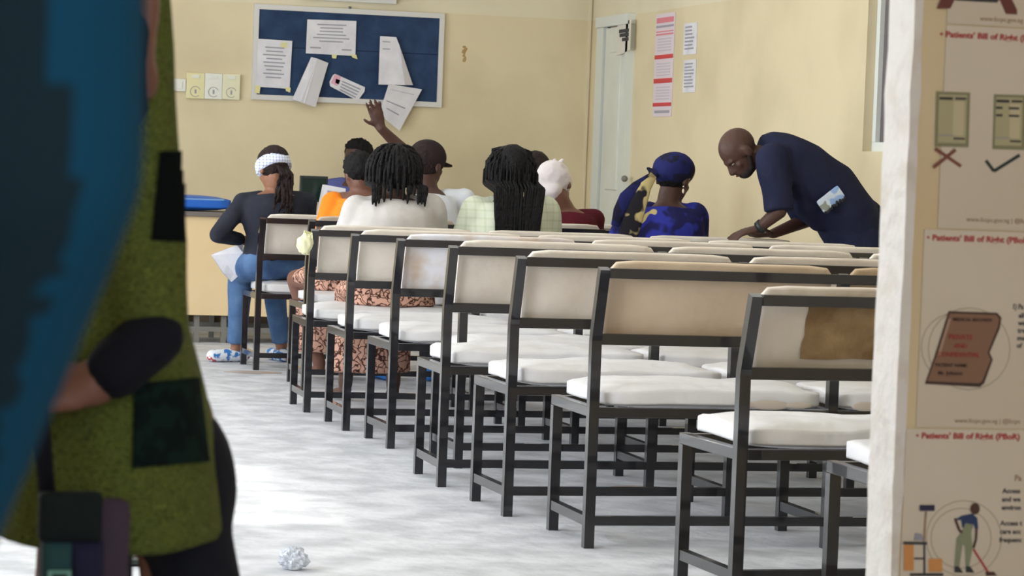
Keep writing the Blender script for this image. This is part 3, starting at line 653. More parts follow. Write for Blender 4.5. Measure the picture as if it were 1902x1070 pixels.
def hand_prims(bm, w_, d, a, curl=.3, spread=.12, k=1.0, thumb=1.0):
    """w_ wrist, d towards fingers, a towards the thumb; five separate fingers"""
    w_ = V(w_); d = V(d).normalized(); a = V(a); a = (a-d*a.dot(d)).normalized(); n = d.cross(a).normalized()
    capsule(bm, w_+d*.015*k, w_+d*.072*k, .032*k, .038*k, .36, ref=None if 0 else n)
    # make sure the palm is broad along a
    loft(bm, [(w_, a, n, .024*k, .018*k), (w_+d*.03*k, a, n, .034*k, .015*k), (w_+d*.075*k, a, n, .041*k, .013*k), (w_+d*.092*k, a, n, .038*k, .009*k)], 14)
    for o, L_, i in ((.031, .066, 0), (.0105, .076, 1), (-.0105, .070, 2), (-.030, .054, 3)):
        p = w_+d*.084*k+a*o*k; dd = (d+a*(o*spread*22)).normalized(); r = .0082*k
        pts = [p]; ang = curl*(.6+.15*i)
        for sg in (.45, .32, .26):
            dd = (dd*math.cos(ang)+n*math.sin(ang)).normalized(); pts.append(pts[-1]+dd*L_*sg*k)
        for x, y in zip(pts[:-1], pts[1:]): capsule(bm, x, y, r, r*.93, n=8)
    p = w_+d*.028*k+a*.026*k; dd = (a*.85+d*.62+n*.2).normalized()
    q = p+dd*.036*k*thumb; capsule(bm, p, q, .0125*k, .0105*k, n=8); dd = (dd+d*.5).normalized(); capsule(bm, q, q+dd*.028*k, .0105*k, .0088*k, n=8)
def rings_of(J, inf=0.0, lo=-.5, hi=1.0, hips=.165, waist=.135, depth=1.0, neckr=.062):
    pel, nb = J['pel'], J['neck']; mid = J.get('mid', (pel+nb)/2); S = (J['shR']-J['shL']); sw = S.length/2; S = S.normalized()
    L_ = (nb-pel).length
    def P(t):
        if t < 0: return pel+(pel-mid).normalized()*t*-0.16 if t < 0 else pel
        return pel*(1-t)**2+(mid*2-(pel+nb)*.5)*2*t*(1-t)+nb*t*t
    tab = [(-.55, hips*.93, .115), (-.2, hips, .125), (.05, hips*.98, .122), (.35, waist, .105), (.55, (waist+sw)*.53, .115), (.72, sw*1.0, .118), (.84, sw*1.02, .098), (.92, sw*.80, .080), (1.0, neckr, .058)]
    out = []
    for t, a, b in tab:
        if t < lo or t > hi: continue
        c = P(t); d = (P(min(1, t+.05))-P(max(0, t-.05))) if t > 0 else (mid-pel); up = d.normalized(); F = up.cross(S).normalized(); S2 = F.cross(up).normalized()*1
        out.append((c, S2, F, a+inf, b*depth+inf))
    return out
def limb(bm, a, b, c, ra, rb, rc, n=14):
    capsule(bm, a, b, ra, rb, n=n); capsule(bm, b, c, rb, rc, n=n)
def human(name, label, J, sk, base, vox=.011, hands=True, K=1.0, eyes=False, face=True):
    """one continuous body; J holds the joints"""
    e = empty(name, base, label, 'person')
    s, f, u = basis(J['fwd'], J['up'])
    S = (J['shR']-J['shL']).normalized()
    def fill(bm):
        loft(bm, rings_of(J, depth=J.get('depth', 1)), 18)
        ell(bm, J['pel'], .12, .10, .10)
        for q in ('L', 'R'):
            capsule(bm, J['neck']*.35+J['sh'+q]*.65, J['sh'+q], .045, .05)
            ar = J.get('arm', 1); limb(bm, J['sh'+q], J['el'+q], J['wr'+q], .048*ar, .038*ar, .025)
            hp = J['pel']+S*(-.085 if q == 'L' else .085)+V((0, 0, -.02)) if 'hp'+q not in J else J['hp'+q]
            lg = J.get('leg', 1); limb(bm, hp, J['kn'+q], J['an'+q], .078*lg, .054*lg, .036)
            t = J['toe'+q]; capsule(bm, J['an'+q]+V((0, 0, -.035)), t, .034, .027, .8)
            d = J.get('hd'+q, J['wr'+q]-J['el'+q]); th = J.get('th'+q, V((0, 0, 1)))
            hand_prims(bm, J['wr'+q], d, th, J.get('curl'+q, .35), thumb=J.get('thumb', 1))
        hb = J['head']-u*.05*K-f*.015
        capsule(bm, J['neck']-(J['neck']-J['pel']).normalized()*.03, hb, .056, .052)
        head_prims(bm, J['head'], s, f, u, K)
    b = fuse('body', fill, sk, e, base, vox, 3)
    if eyes:
        for q in (-1, 1):
            bm = bmesh.new(); ell(bm, J['head']+s*q*.030*K+u*.002*K+f*.074*K, .011, .009, .0045, s, f, u); link('eye', bm, M_EYE, e, base, True)
            bm = bmesh.new(); ell(bm, J['head']+s*q*.030*K+u*.002*K+f*.080*K, .0055, .004, .0045, s, f, u); link('pupil', bm, M_DARK, e, base, True)
        bm = bmesh.new(); ell(bm, J['head']-u*.060*K+f*.095*K, .020, .004, .004, s, f, u); link('mouth', bm, M_LIP, e, base, True)
    J['b'] = (s, f, u)
    return e
def seated(hx, hy, Y, nx, ny, lx, ly, rx, ry, yb, fwd=(0, 1, -.2), up=(0, .1, 1), seatz=.49, px=None, dlean=0):
    """joints of somebody seated on the bench whose back is at yb, seen from behind"""
    n = at(nx, ny, Y); J = dict(head=at(hx, hy, Y+dlean), neck=n, shL=at(lx, ly, Y), shR=at(rx, ry, Y), fwd=V(fwd), up=V(up))
    x = px if px is not None else n.x
    J['pel'] = V((x, yb+.20, seatz+.105)); J['mid'] = (J['pel']+n)/2+V((0, -.02, 0))
    for q, sg in (('L', -1), ('R', 1)):
        sh = J['sh'+q]
        J['el'+q] = V((sh.x+sg*.05, sh.y+.10, sh.z-.25)); J['wr'+q] = V((sh.x-sg*.04, sh.y+.33, sh.z-.26)); J['th'+q] = V((0, 0, 1))
        J['kn'+q] = V((x+sg*.11, yb+.60, seatz+.045)); J['an'+q] = V((x+sg*.12, yb+.62, .085)); J['toe'+q] = V((x+sg*.14, yb+.76, .03))
    return J
def top_cloth(J, e, base, m, inf=.014, sleeve=('L', 'R'), frac=.75, sr=.062, er=.054, lo=-.3, hi=.99, name='top', long=False, neckr=.075, vox=.011, depth=1.0, rnd=(.006, 9), waist=.145):
    def fill(bm):
        loft(bm, rings_of(J, inf, lo, hi, waist=waist, neckr=neckr-.014, depth=depth), 20)
        for q in sleeve:
            a, b, c = J['sh'+q], J['el'+q], J['wr'+q]
            if hi > .9: capsule(bm, J['neck']*.5+a*.5-V((0, 0, .012)), a, .055, .064)
            if long:
                capsule(bm, a, b, sr, er); capsule(bm, b, b+(c-b)*.93, er, er*.72, caps=(1, 0))
            else: capsule(bm, a, a+(b-a)*frac, sr, er, caps=(1, 0))
    return fuse(name, fill, m, e, base, vox, 4, rnd)
def trousers(J, e, base, m, name='trousers', rr=(.098, .074, .056), vox=.012, end=.95):
    S = (J['shR']-J['shL']).normalized()
    def fill(bm):
        ell(bm, J['pel']+V((0, 0, .01)), .185, .14, .115, S, S.cross(V((0, 0, 1))).normalized(), (0, 0, 1))
        for q, sg in (('L', -1), ('R', 1)):
            hp = J.get('hp'+q, J['pel']+S*.09*sg)
            capsule(bm, hp, J['kn'+q], rr[0], rr[1]); capsule(bm, J['kn'+q], J['kn'+q]+(J['an'+q]-J['kn'+q])*end, rr[1], rr[2], caps=(1, 0))
    return fuse(name, fill, m, e, base, vox, 4, (.007, 8))
def skirt(J, e, base, m, name='skirt', spread=.03):
    S = (J['shR']-J['shL']).normalized(); k = (J['knL']+J['knR'])/2; a = (J['anL']+J['anR'])/2
    def fill(bm):
        p = J['pel']
        loft(bm, [(p+V((0, 0, .05)), (1, 0, 0), (0, 1, 0), .17, .13), (p, (1, 0, 0), (0, 1, 0), .20, .15), (p+V((0, .0, -.095)), (1, 0, 0), (0, 1, 0), .22, .17)], 18)
        loft(bm, [(p+V((0, -.02, -.03)), (1, 0, 0), (0, 0, 1), .19, .075), (p*.5+k*.5, (1, 0, 0), (0, 0, 1), .22, .085), (k, (1, 0, 0), (0, 0, 1), .20, .08)], 18)
        loft(bm, [(k+V((0, 0, .03)), (1, 0, 0), (0, 1, 0), .19, .08), (k*.5+a*.5, (1, 0, 0), (0, 1, 0), .2, .10), (a+V((0, 0, .06)), (1, 0, 0), (0, 1, 0), .19+spread, .11)], 18)
    return fuse(name, fill, m, e, base, .013, 4, (.008, 7))
def shoes(J, e, base, m, name='shoe'):
    for q in ('L', 'R'):
        a, t = J['an'+q], J['toe'+q]; d = (t-a); d.z = 0; d.normalize(); c = V((a.x, a.y, .04))-d*.04
        bm = bmesh.new(); capsule(bm, c, V((t.x, t.y, .035))+d*.01, .043, .04, .9); 
        for v in bm.verts: v.co.z = max(v.co.z, .002)
        link(name, bm, m, e, base, True)
def hair_cap(J, e, base, m, k=1.0, amp=.03, sc=14, back=0.0, down=0.0, name='hair', front=.35, seg=48):
    s, f, u = J['b']; c = J['head']+u*(.034-down*.5)-f*(.022+back)
    def dsp(p):
        q = amp*noise.noise(p*sc*.3)+amp*.6*noise.noise(p*sc)
        if p.y > front and p.z < .45: q -= .30*min(1, (p.y-front)*3)
        return q
    bm = bmesh.new(); ell(bm, c, .089*k, .108*k, (.100+down*.5)*k, s, f, u, seg, seg//2, dsp); return link(name, bm, m, e, base, True)
def braids(name, J, e, base, m, n, length, seed=1, rad=.0065, ang=(-100, 100), hug=.108, shift=0.0, gather=1.0, back=.125):
    """ropes that start on the crown, slide down over the skull and then hang free behind the neck"""
    rd = random.Random(seed); s, f, u = J['b']; bm = bmesh.new(); H = J['head']+V((0, 0, .02)); yb_ = J['neck'].y-back
    for i in range(n):
        a = math.radians(rd.uniform(*ang)); el = rd.uniform(.0, 1.45)
        d = ((s*math.sin(a)-f*math.cos(a))*math.cos(el)+u*math.sin(el)).normalized(); hg = hug*rd.uniform(.94, 1.10)
        p = H+d*hg; L_ = length*rd.uniform(.75, 1.0); k = 14; ln = L_/k; pts = [p]; dx = rd.uniform(-.010, .010); dn = V((0, 0, -1))
        for t in range(k):
            h = pts[-1]-H; nr = h.normalized(); v = dn.copy()
            if h.length < hg+.012 and v.dot(nr) < 0:
                v = v-nr*v.dot(nr); hz = V((nr.x, nr.y, 0)); hz = hz.normalized() if hz.length > .02 else V((math.sin(a), -math.cos(a), 0)); v = v+hz*.45
            v = v.normalized()+V((dx*4, 0, 0)); q = pts[-1]+v.normalized()*ln
            if (q-H).length < hg: q = H+(q-H).normalized()*hg
            if q.z < J['neck'].z+.05:
                q.y = min(q.y, yb_-rd.uniform(0, .012)); q.x = q.x+((J['neck'].x+shift)-q.x)*(1-gather)
            pts.append(q)
        tube(bm, pts, [rad]*(len(pts)-2)+[rad*.85, rad*.4], 6, ref=(1, 0, 0))
    return link(name, bm, m, e, base, True)

# 1 woman with the headband, farthest bench
J = seated(506, 316, 15.33, 510, 356, 452, 378, 568, 378, 15.10, fwd=(-.35, .85, -.55), up=(-.05, .3, 1), px=at(510, 400, 15.3).x)
J['elL'] = at(404, 436, 15.25); J['wrL'] = at(452, 446, 15.42); J['thL'] = V((0, 0, 1)); J['hdL'] = V((1, .4, -.1))
J['knL'] = at(447, 507, 15.62); J['anL'] = at(440, 642, 15.68); J['anL'].z = .09; J['toeL'] = V((J['anL'].x-.13, J['anL'].y-.03, .03))
J['knR'] = V((J['pel'].x+.06, 15.70, .535)); J['anR'] = at(523, 640, 15.78); J['anR'].z = .09; J['toeR'] = V((J['anR'].x-.03, 15.90, .03))
base = V((J['pel'].x, J['pel'].y, 0))
e = human('person', 'person with a blue and white headband, dark long sleeved top and jeans', J, S_WARM, base, .010)
top_cloth(J, e, base, fabric('charcoal_knit', srgb(34, 36, 46), srgb(48, 50, 60)), sr=.058, er=.048, long=True, lo=-.1)
M_JEAN = fabric('blue_denim', srgb(58, 84, 124), srgb(96, 126, 164), bump=.6); trousers(J, e, base, M_JEAN, 'jeans')
shoes(J, e, base, pattern('sneaker_print', 'blotch', [srgb(60, 120, 190), srgb(222, 226, 232), srgb(190, 90, 90)], 20, .6), 'sneaker')
hair_cap(J, e, base, M_HAIRB, 1.0, .04)
s, f, u = J['b']; bm = bmesh.new(); cc = J['head']+u*.022-f*.014
loft(bm, [(cc-u*.038-f*.012, s, f, .090, .107), (cc-u*.02-f*.004, s, f, .097, .115), (cc+u*.024, s, f, .095, .113), (cc+u*.036+f*.003, s, f, .087, .105)], 28)
link('headband', bm, pattern('headband_check', 'check', [srgb(224, 228, 240), srgb(120, 136, 190)], 60), e, base, True)
bm = bmesh.new(); rd = random.Random(4)
for i in range(26):
    p = J['head']-f*.10-u*.03+s*rd.uniform(-.03, .03); pts = [p]; x = rd.uniform(-.06, .05)
    for j in range(1, 7): pts.append(V((p.x+.012+x*j/6+rd.uniform(-.008, .008), min(p.y-.01, J['neck'].y-.13)-rd.uniform(0, .025), p.z-.043*j-rd.uniform(0, .01))))
    tube(bm, pts, [.006, .010, .011, .010, .009, .007, .003], 6)
link('ponytail', bm, M_HAIRB, e, base, True)
# papers in her hand
g = [at(a, b_, 15.42+q) for a, b_, q in ((392, 474, .02), (440, 455, 0), (452, 470, -.02), (448, 508, .02), (430, 524, .04), (414, 508, .02))]
c = sum(g, V())/6; ep = empty('crumpled_papers', c, 'sheaf of white papers held low by the woman with the headband', 'papers')
bm = bmesh.new(); card(bm, g, (0, 1, 0), .003); link('front_sheet', bm, M_PAPER, ep, c)
g = [at(a, b_, 15.45+q) for a, b_, q in ((398, 470, .0), (452, 452, 0), (455, 500, .03), (436, 515, .05), (408, 500, .02))]
bm = bmesh.new(); card(bm, g, (0, 1, 0), .003); link('rear_sheet', bm, M_PAPER, ep, c)

# 2 woman in orange, second bench
J = seated(664, 325, 14.18, 678, 358, 618, 378, 716, 362, 13.944, fwd=(-.25, .9, -.25), up=(-.1, .1, 1), px=at(650, 400, 14.2).x)
J['knL'].x -= .10; J['anL'].x = at(592, 640, 14.6).x; J['toeL'].x = J['anL'].x-.03
base = V((J['pel'].x, J['pel'].y, 0))
e = human('person', 'person in a bright orange off the shoulder top with short black hair', J, S_MID, base, .012, K=.85)
top_cloth(J, e, base, fabric('orange_cotton', srgb(232, 120, 26), srgb(246, 140, 44)), hi=.86, sleeve=('L',), frac=.8, sr=.066)
M_FLOR = pattern('floral_skirt', 'crackle', [srgb(206, 160, 140), srgb(70, 42, 34)], 17); skirt(J, e, base, M_FLOR)
hair_cap(J, e, base, M_HAIR, .88, .12, 22)

# 3 woman in the oatmeal shirt, third bench
YB = 12.60
J = seated(733, 322, YB+.23, 730, 364, 664, 392, 800, 390, YB, fwd=(0, 1, -.15))
base = V((J['pel'].x, J['pel'].y, 0))
e = human('person', 'person in an off white shirt and floral skirt with chin length black twists', J, S_DARK, base, .011)
top_cloth(J, e, base, fabric('oatmeal_shirt', srgb(186, 181, 178), srgb(200, 195, 192), bump=.6), inf=.03, sr=.078, er=.074, frac=.95, neckr=.085, waist=.20)
skirt(J, e, base, M_FLOR, spread=.02)
hair_cap(J, e, base, M_HAIR, 1.02, .06, 16, down=.02)
braids('twists', J, e, base, M_HAIR, 170, .19, 3, .0075, (-125, 125), .108)

# 4 man with the cap raising an arm, second bench
J = seated(794, 308, 14.18, 798, 354, 778, 366, 862, 374, 13.944, fwd=(.75, .6, -.12), up=(0, 0, 1))
J['elL'] = at(757, 287, 14.16); J['wrL'] = at(707, 238, 14.10); J['hdL'] = at(690, 187, 14.08)-at(704, 234, 14.10); J['thL'] = V((-1, 0, .1)); J['curlL'] = .14
J['shL'] = at(778, 362, 14.18)
base = V((J['pel'].x, J['pel'].y, 0))
e = human('person', 'person in a white T-shirt and dark cap raising one hand', J, S_DARK, base, .0075)
top_cloth(J, e, base, fabric('white_tshirt', srgb(218, 222, 228), srgb(208, 212, 220)), inf=.022, sleeve=('R',), sr=.07, er=.066, frac=.8, neckr=.078, waist=.17)
trousers(J, e, base, fabric('dark_trousers', srgb(44, 42, 50), srgb(58, 56, 62)))
shoes(J, e, base, fabric('blue_slipper', srgb(60, 120, 190)), 'slipper')
s, f, u = J['b']; hair_cap(J, e, base, M_HAIRB, .98, .02)
def capf(bm):
    c = J['head']+u*.045-f*.008; ell(bm, c, .096, .112, .095, s, f, u)
cp = fuse('cap_crown', capf, fabric('dark_cap', srgb(40, 30, 32), srgb(56, 44, 44)), e, base, .008, 2)
bm = bmesh.new(); c = J['head']+u*.028
loft(bm, [(c+f*.07, s, u, .072, .006), (c+f*.12-u*.004, s, u, .07, .005), (c+f*.155-u*.010, s, u, .045, .004)], 16); o = link('cap_brim', bm, MATS['dark_cap'], cp, base, True)

# 5 woman with long dreadlocks, third bench
J = seated(948, 322, YB+.20, 948, 366, 884, 394, 1012, 394, YB, fwd=(0, 1, -.25))
base = V((J['pel'].x, J['pel'].y, 0))
e = human('person', 'person with long black dreadlocks over a pale green checked shirt', J, S_DEEP, base, .011)
top_cloth(J, e, base, pattern('pale_green_check', 'check', [srgb(212, 216, 196), srgb(192, 200, 172)], 26), inf=.032, sr=.08, er=.078, frac=.95, neckr=.085, waist=.19)
skirt(J, e, base, fabric('brown_wrapper', srgb(110, 76, 62), srgb(140, 100, 84)))
hair_cap(J, e, base, M_HAIR, 1.02, .04, 16)
braids('dreadlocks', J, e, base, M_HAIR, 190, .52, 11, .0055, (-105, 105), .097, -.03, .97, .172)

# 6 bare dark head in front of her, farthest bench
J = seated(994, 324, 15.34, 998, 370, 944, 396, 1050, 398, 15.12, fwd=(.2, 1, -.2))
base = V((J['pel'].x, J['pel'].y, 0))
e = human('person', 'person with cropped hair and a peach top, mostly hidden by the long dreadlocks', J, S_DEEP, base, .012)
top_cloth(J, e, base, fabric('peach_cotton', srgb(232, 170, 140), srgb(240, 186, 160)), inf=.02); trousers(J, e, base, MATS['dark_trousers'])
hair_cap(J, e, base, M_HAIRB, 1.0, .02, 20)

# 7 woman in the white turban, second bench
J = seated(1032, 350, 14.18, 1056, 392, 1012, 408, 1102, 410, 13.944, fwd=(.55, .75, -.4), up=(-.3, .2, 1))
base = V((J['pel'].x, J['pel'].y, 0))
e = human('person', 'person in a white knotted headwrap and maroon top', J, S_MID, base, .011)
top_cloth(J, e, base, fabric('maroon_jersey', srgb(78, 20, 32), srgb(92, 28, 40)), inf=.018, neckr=.08)
skirt(J, e, base, MATS['brown_wrapper'])
s, f, u = J['b']; M_TURB = fabric('white_wrap_cloth', srgb(232, 224, 224), srgb(214, 204, 206), bump=.8)
def tur(bm):
    c = J['head']+u*.035-f*.012
    for k, (dx, tilt) in enumerate(((0, .0), (.018, .25), (.034, -.2))):
        ax = (u+s*tilt).normalized(); ss = (s-ax*s.dot(ax)).normalized()
        ell(bm, c+u*dx, .100-.004*k, .118-.006*k, .082-.004*k, ss, f, ax)
    ell(bm, c+u*.055, .078, .09, .06, s, f, u)
    ell(bm, J['head']-u*.035-f*.05-s*.02, .07, .06, .05, s, f, u)
    capsule(bm, c+u*.09, c+u*.125+s*.03, .022, .012); capsule(bm, c+u*.085+s*.03, c+u*.11+s*.075, .016, .010)
fuse('headwrap', tur, M_TURB, e, base, .008, 2, (.007, 24))

# 8 woman in blue print with a knotted scarf, third bench
YB8 = 12.55
J = seated(1252, 334, YB8+.24, 1238, 378, 1172, 402, 1288, 404, YB8, fwd=(.75, .6, -.25), up=(.08, 0, 1))
base = V((J['pel'].x, J['pel'].y, 0))
e = human('person', 'person in a royal blue and gold print top with a long knotted headscarf', J, S_DARK, base, .010)
M_ANK = pattern('blue_gold_print', 'blotch', [srgb(34, 34, 84), srgb(48, 54, 150), srgb(206, 188, 130)], 8)
top_cloth(J, e, base, M_ANK, inf=.024, neckr=.09, sr=.076, er=.072, frac=.9, waist=.17); skirt(J, e, base, M_ANK)
hair_cap(J, e, base, M_HAIR, .95, .03)
s, f, u = J['b']; M_SCF = pattern('dark_blue_scarf_print', 'blotch', [srgb(34, 38, 92), srgb(28, 28, 52), srgb(200, 184, 140)], 11)
def scf(bm):
    c = J['head']+u*.046-f*.022; ell(bm, c, .099, .121, .088, s, (f+u*.30).normalized(), (u-f*.30).normalized())
hs_ = fuse('headscarf', scf, M_SCF, e, base, .009, 2, (.004, 20))
kp = at(1216, 322, YB8+.20)
def knot(bm):
    ell(bm, kp, .03, .03, .028); capsule(bm, kp, kp+V((-.035, 0, .022)), .016, .010); capsule(bm, kp, at(1236, 312, YB8+.19), .018, .022)
fuse('scarf_knot', knot, M_SCF, hs_, base, .008, 2)
M_TAIL = pattern('gold_black_tail', 'blotch', [srgb(36, 34, 40), srgb(196, 180, 130), srgb(150, 136, 96)], 10)
def tail(pts, wd, name):
    bm = bmesh.new(); P_ = [at(a, b_, YB8+.10-.01*i) for i, (a, b_) in enumerate(pts)]; rr = []
    for i, p in enumerate(P_):
        d = P_[min(i+1, len(P_)-1)]-P_[max(i-1, 0)]; sd = d.cross(V((0, 1, 0))).normalized(); rr.append((p, sd, V((0, 1, 0)), wd[i], .010))
    loft(bm, rr, 12); return link(name, bm, M_TAIL if name == 'scarf_tail' else M_SCF, hs_, base, True)
tail([(1214, 325), (1198, 345), (1186, 375), (1176, 405), (1166, 438), (1164, 455)], [.02, .035, .045, .05, .05, .04], 'scarf_tail')
tail([(1210, 328), (1182, 348), (1162, 368), (1150, 392), (1142, 420)], [.02, .03, .035, .03, .02], 'scarf_end')
bm = bmesh.new(); ep_ = J['head']-s*0; q = at(1269, 355, YB8+.14); ell(bm, q, .006, .005, .012); ell(bm, q+V((0, 0, .022)), .004, .004, .004); link('earring', bm, mat('pearl', srgb(232, 214, 190), .3), e, base, True)

# 9 man bending over the benches by the right wall
YM = 12.45
NR, FR = YM-.17, YM+.17
J = dict(head=at(1374, 284, YM), neck=at(1418, 282, YM), shL=at(1436, 296, NR+.02), shR=at(1446, 300, FR), fwd=V((-.60, -.08, -.80)), up=V((-.79, 0, .61)))
J['pel'] = at(1588, 408, YM); J['mid'] = at(1512, 322, YM)
J['elL'] = at(1447, 392, NR-.02); J['wrL'] = at(1409, 424, NR+.06); J['hdL'] = V((-1, .1, -.30)); J['thL'] = V((0, 1, .2)); J['curlL'] = .3
J['elR'] = at(1500, 408, FR); J['wrR'] = at(1436, 434, FR-.08); J['hdR'] = V((-1, -.1, -.12)); J['thR'] = V((0, -1, .2)); J['curlR'] = .3
for q, dy in (('L', -.10), ('R', .10)):
    J['hp'+q] = J['pel']+V((0, dy, -.03)); J['kn'+q] = V((J['pel'].x+.02, YM+dy*1.3, .50)); J['an'+q] = V((J['pel'].x+.05, YM+dy*1.3, .09)); J['toe'+q] = V((J['pel'].x-.10, YM+dy*1.5, .03))
base = V((J['pel'].x, YM, 0))
e = human('person', 'bald person in a navy short sleeved kaftan bending over beside the wall', J, S_DARK, base, .0075, eyes=True)
M_KAF = fabric('navy_kaftan', srgb(28, 32, 56), srgb(38, 42, 66), bump=.9)
def kaf(bm):
    S_ = V((0, 1, 0))
    def R_(px, py, rs, rf, d): d = V(d).normalized(); return (at(px, py, YM), S_, S_.cross(d).normalized(), rs, rf)
    loft(bm, [R_(1412, 284, .075, .085, (1, 0, 0)), R_(1428, 290, .13, .12, (1, 0, -.1)), R_(1452, 302, .195, .145, (1, 0, -.2)), R_(1492, 328, .20, .165, (1, 0, -.4)), R_(1535, 362, .195, .165, (1, 0, -.7)),
              R_(1572, 402, .20, .150, (.6, 0, -1)), R_(1590, 440, .205, .145, (.3, 0, -1)), R_(1592, 478, .20, .145, (0, 0, -1)), R_(1592, 520, .20, .15, (0, 0, -1))], 24)
    for q in ('L', 'R'):
        a, b_ = J['sh'+q], J['el'+q]; capsule(bm, a, a+(b_-a)*1.0, .085, .070, caps=(1, 0))
    capsule(bm, at(1500, 380, YM-.08), at(1520, 412, YM-.04), .07, .05)
fuse('kaftan', kaf, M_KAF, e, base, .011, 4, (.010, 8))
trousers(J, e, base, fabric('navy_trousers', srgb(28, 30, 48)), rr=(.10, .08, .065)); shoes(J, e, base, M_BLACKP)
s, f, u = J['b']
def beard(bm):
    ell(bm, J['head']-u*.075+f*.045, .050, .045, .036, s, f, u); capsule(bm, J['head']-u*.03-f*.0+s*.062, J['head']-u*.075+f*.03+s*.045, .012, .014); capsule(bm, J['head']-u*.03-s*.062, J['head']-u*.075+f*.03-s*.045, .012, .014)
fuse('beard', beard, mat('short_beard', srgb(34, 26, 24), .9, srgb(48, 36, 34), 60), e, base, .006, 1)
bm = bmesh.new(); d = (J['wrL']-J['elL']).normalized(); q = J['wrL']-d*.015; capsule(bm, q-d*.012, q+d*.012, .033, .033, caps=(0, 0)); link('wrist_band', bm, M_BLACKP, e, base, True)
# printed patch on the kaftan's flank
bm = bmesh.new(); cpt = at(1543, 370, YM-.208); ax = V((.78, 0, .62)).normalized(); az = V((-.62, 0, .78)).normalized()
cushion(bm, cpt, .066, .034, .006, .003, 2, X=ax, Y=az, Z=(0, -1, 0)); patch = link('printed_patch', bm, pattern('blue_white_print', 'blotch', [srgb(150, 180, 228), srgb(206, 218, 236), srgb(150, 156, 150)], 16), e, base, True)
bm = bmesh.new(); rd = random.Random(9)
for i in range(14):
    q = cpt-az*rd.uniform(.026, .04)+ax*(-.06+.12*i/13)+V((0, -.008, 0)); ell(bm, q, rd.uniform(.005, .009), .004, rd.uniform(.005, .010), seg=8, rings=6)
tag(link('patch_lettering', bm, M_DARK, patch, base, True))

# 10 man behind the desk
J = dict(head=at(662, 296, 18.15), neck=at(652, 334, 18.15), shL=at(616, 348, 18.15), shR=at(696, 350, 18.2), fwd=V((-.75, -.6, -.1)), up=V((0, 0, 1)))
J['pel'] = V((J['neck'].x, 18.2, .60)); J['mid'] = (J['pel']+J['neck'])/2
for q, sg in (('L', -1), ('R', 1)):
    sh = J['sh'+q]; J['el'+q] = V((sh.x+sg*.04, sh.y-.08, sh.z-.24)); J['wr'+q] = V((sh.x-sg*.03, sh.y-.26, ztop+.05)); J['hd'+q] = V((0, -1, -.1)); J['th'+q] = V((-sg, 0, .3))
    J['kn'+q] = V((J['pel'].x+sg*.1, 18.0, .56)); J['an'+q] = V((J['pel'].x+sg*.1, 18.0, .09)); J['toe'+q] = V((J['pel'].x+sg*.1, 17.87, .03))
base = V((J['pel'].x, J['pel'].y, 0))
e = human('person', 'person in a purplish blue shirt sitting behind the desk facing the benches', J, S_DARK, base, .010, eyes=True)
top_cloth(J, e, base, fabric('periwinkle_shirt', srgb(84, 90, 150), srgb(98, 104, 164)), inf=.018, neckr=.07); trousers(J, e, base, MATS['dark_trousers'])
hair_cap(J, e, base, M_HAIR, 1.06, .12, 24)
st = empty('desk_stool', (J['pel'].x, 18.22, 0), 'plain stool behind the desk, under the man in blue', 'stool')
bm = bmesh.new(); box(bm, J['pel'].x-.18, J['pel'].x+.18, 18.06, 18.38, .44, .48, .01); link('seat', bm, M_TIMBER, st, st.location)
for a in (-1, 1):
    for b_ in (-1, 1):
        bm = bmesh.new(); box(bm, J['pel'].x+a*.15-.015, J['pel'].x+a*.15+.015, 18.22+b_*.13-.015, 18.22+b_*.13+.015, 0, .44); link('leg', bm, M_TIMBER, st, st.location)

# 11 woman in the green tunic in the doorway
YG = 3.10
g = lambda a, b_, y=YG: at(a, b_, y)
J = dict(head=g(170, -330), neck=g(195, -120), shL=g(225, -40, YG-.16), shR=g(225, -40, YG+.16), fwd=V((-1, .1, -.1)), up=V((0, 0, 1)))
J['pel'] = g(205, 800); J['mid'] = g(190, 380)
J['depth'] = .55; J['leg'] = .48; J['arm'] = .75
J['elL'] = g(286, 618, YG-.17); J['wrL'] = g(176, 716, YG-.20); J['hdL'] = V((-1, .1, -.1)); J['thL'] = V((0, .6, .6))
J['elR'] = g(110, 260, YG+.02); J['wrR'] = g(255, 150, YG-.22); J['hdR'] = V((.10, .0, 1)); J['thR'] = V((0, 1, 0)); J['curlR'] = .5
for q, dy in (('L', -.01), ('R', .10)):
    J['hp'+q] = J['pel']+V((.05 if q == 'L' else -.03, dy, -.02)); J['kn'+q] = V((J['pel'].x+(.10 if q == 'L' else -.05), YG+dy, .46)); J['an'+q] = V((J['pel'].x+(.12 if q == 'L' else -.12), YG+dy, .08)); J['toe'+q] = V((J['an'+q].x-.15, YG+dy, .03))
base = V((J['pel'].x, YG, 0))
e = human('person', 'person in a green crackle print tunic with dark patches, standing in profile by the doorway', J, S_MID, base, .010)
M_TUN = pattern('green_crackle_print', 'crackle', [srgb(96, 106, 48), srgb(38, 46, 18)], 60)
TR = [(-90, 175, .10, .07), (20, 182, .17, .076), (200, 186, .175, .080), (420, 188, .165, .090), (600, 192, .165, .096), (760, 198, .185, .114), (880, 192, .195, .128), (985, 188, .205, .138)]
def tun(bm):
    rr = []
    for py, px_, rs, rf in TR: rr.append((g(px_, py), V((0, 1, 0)), V((1, 0, 0)), rs, rf))
    loft(bm, rr, 28)
    a, b_ = J['shL'], J['elL']; capsule(bm, a, a+(b_-a)*.97, .050, .044, caps=(1, 1)); a, b_ = J['shR'], J['elR']; capsule(bm, a, b_, .062, .052, caps=(1, 1))
fuse('tunic', tun, M_TUN, e, base, .011, 3, (.005, 9))
M_CUFF = fabric('black_cuff', srgb(16, 18, 28), srgb(22, 24, 34))
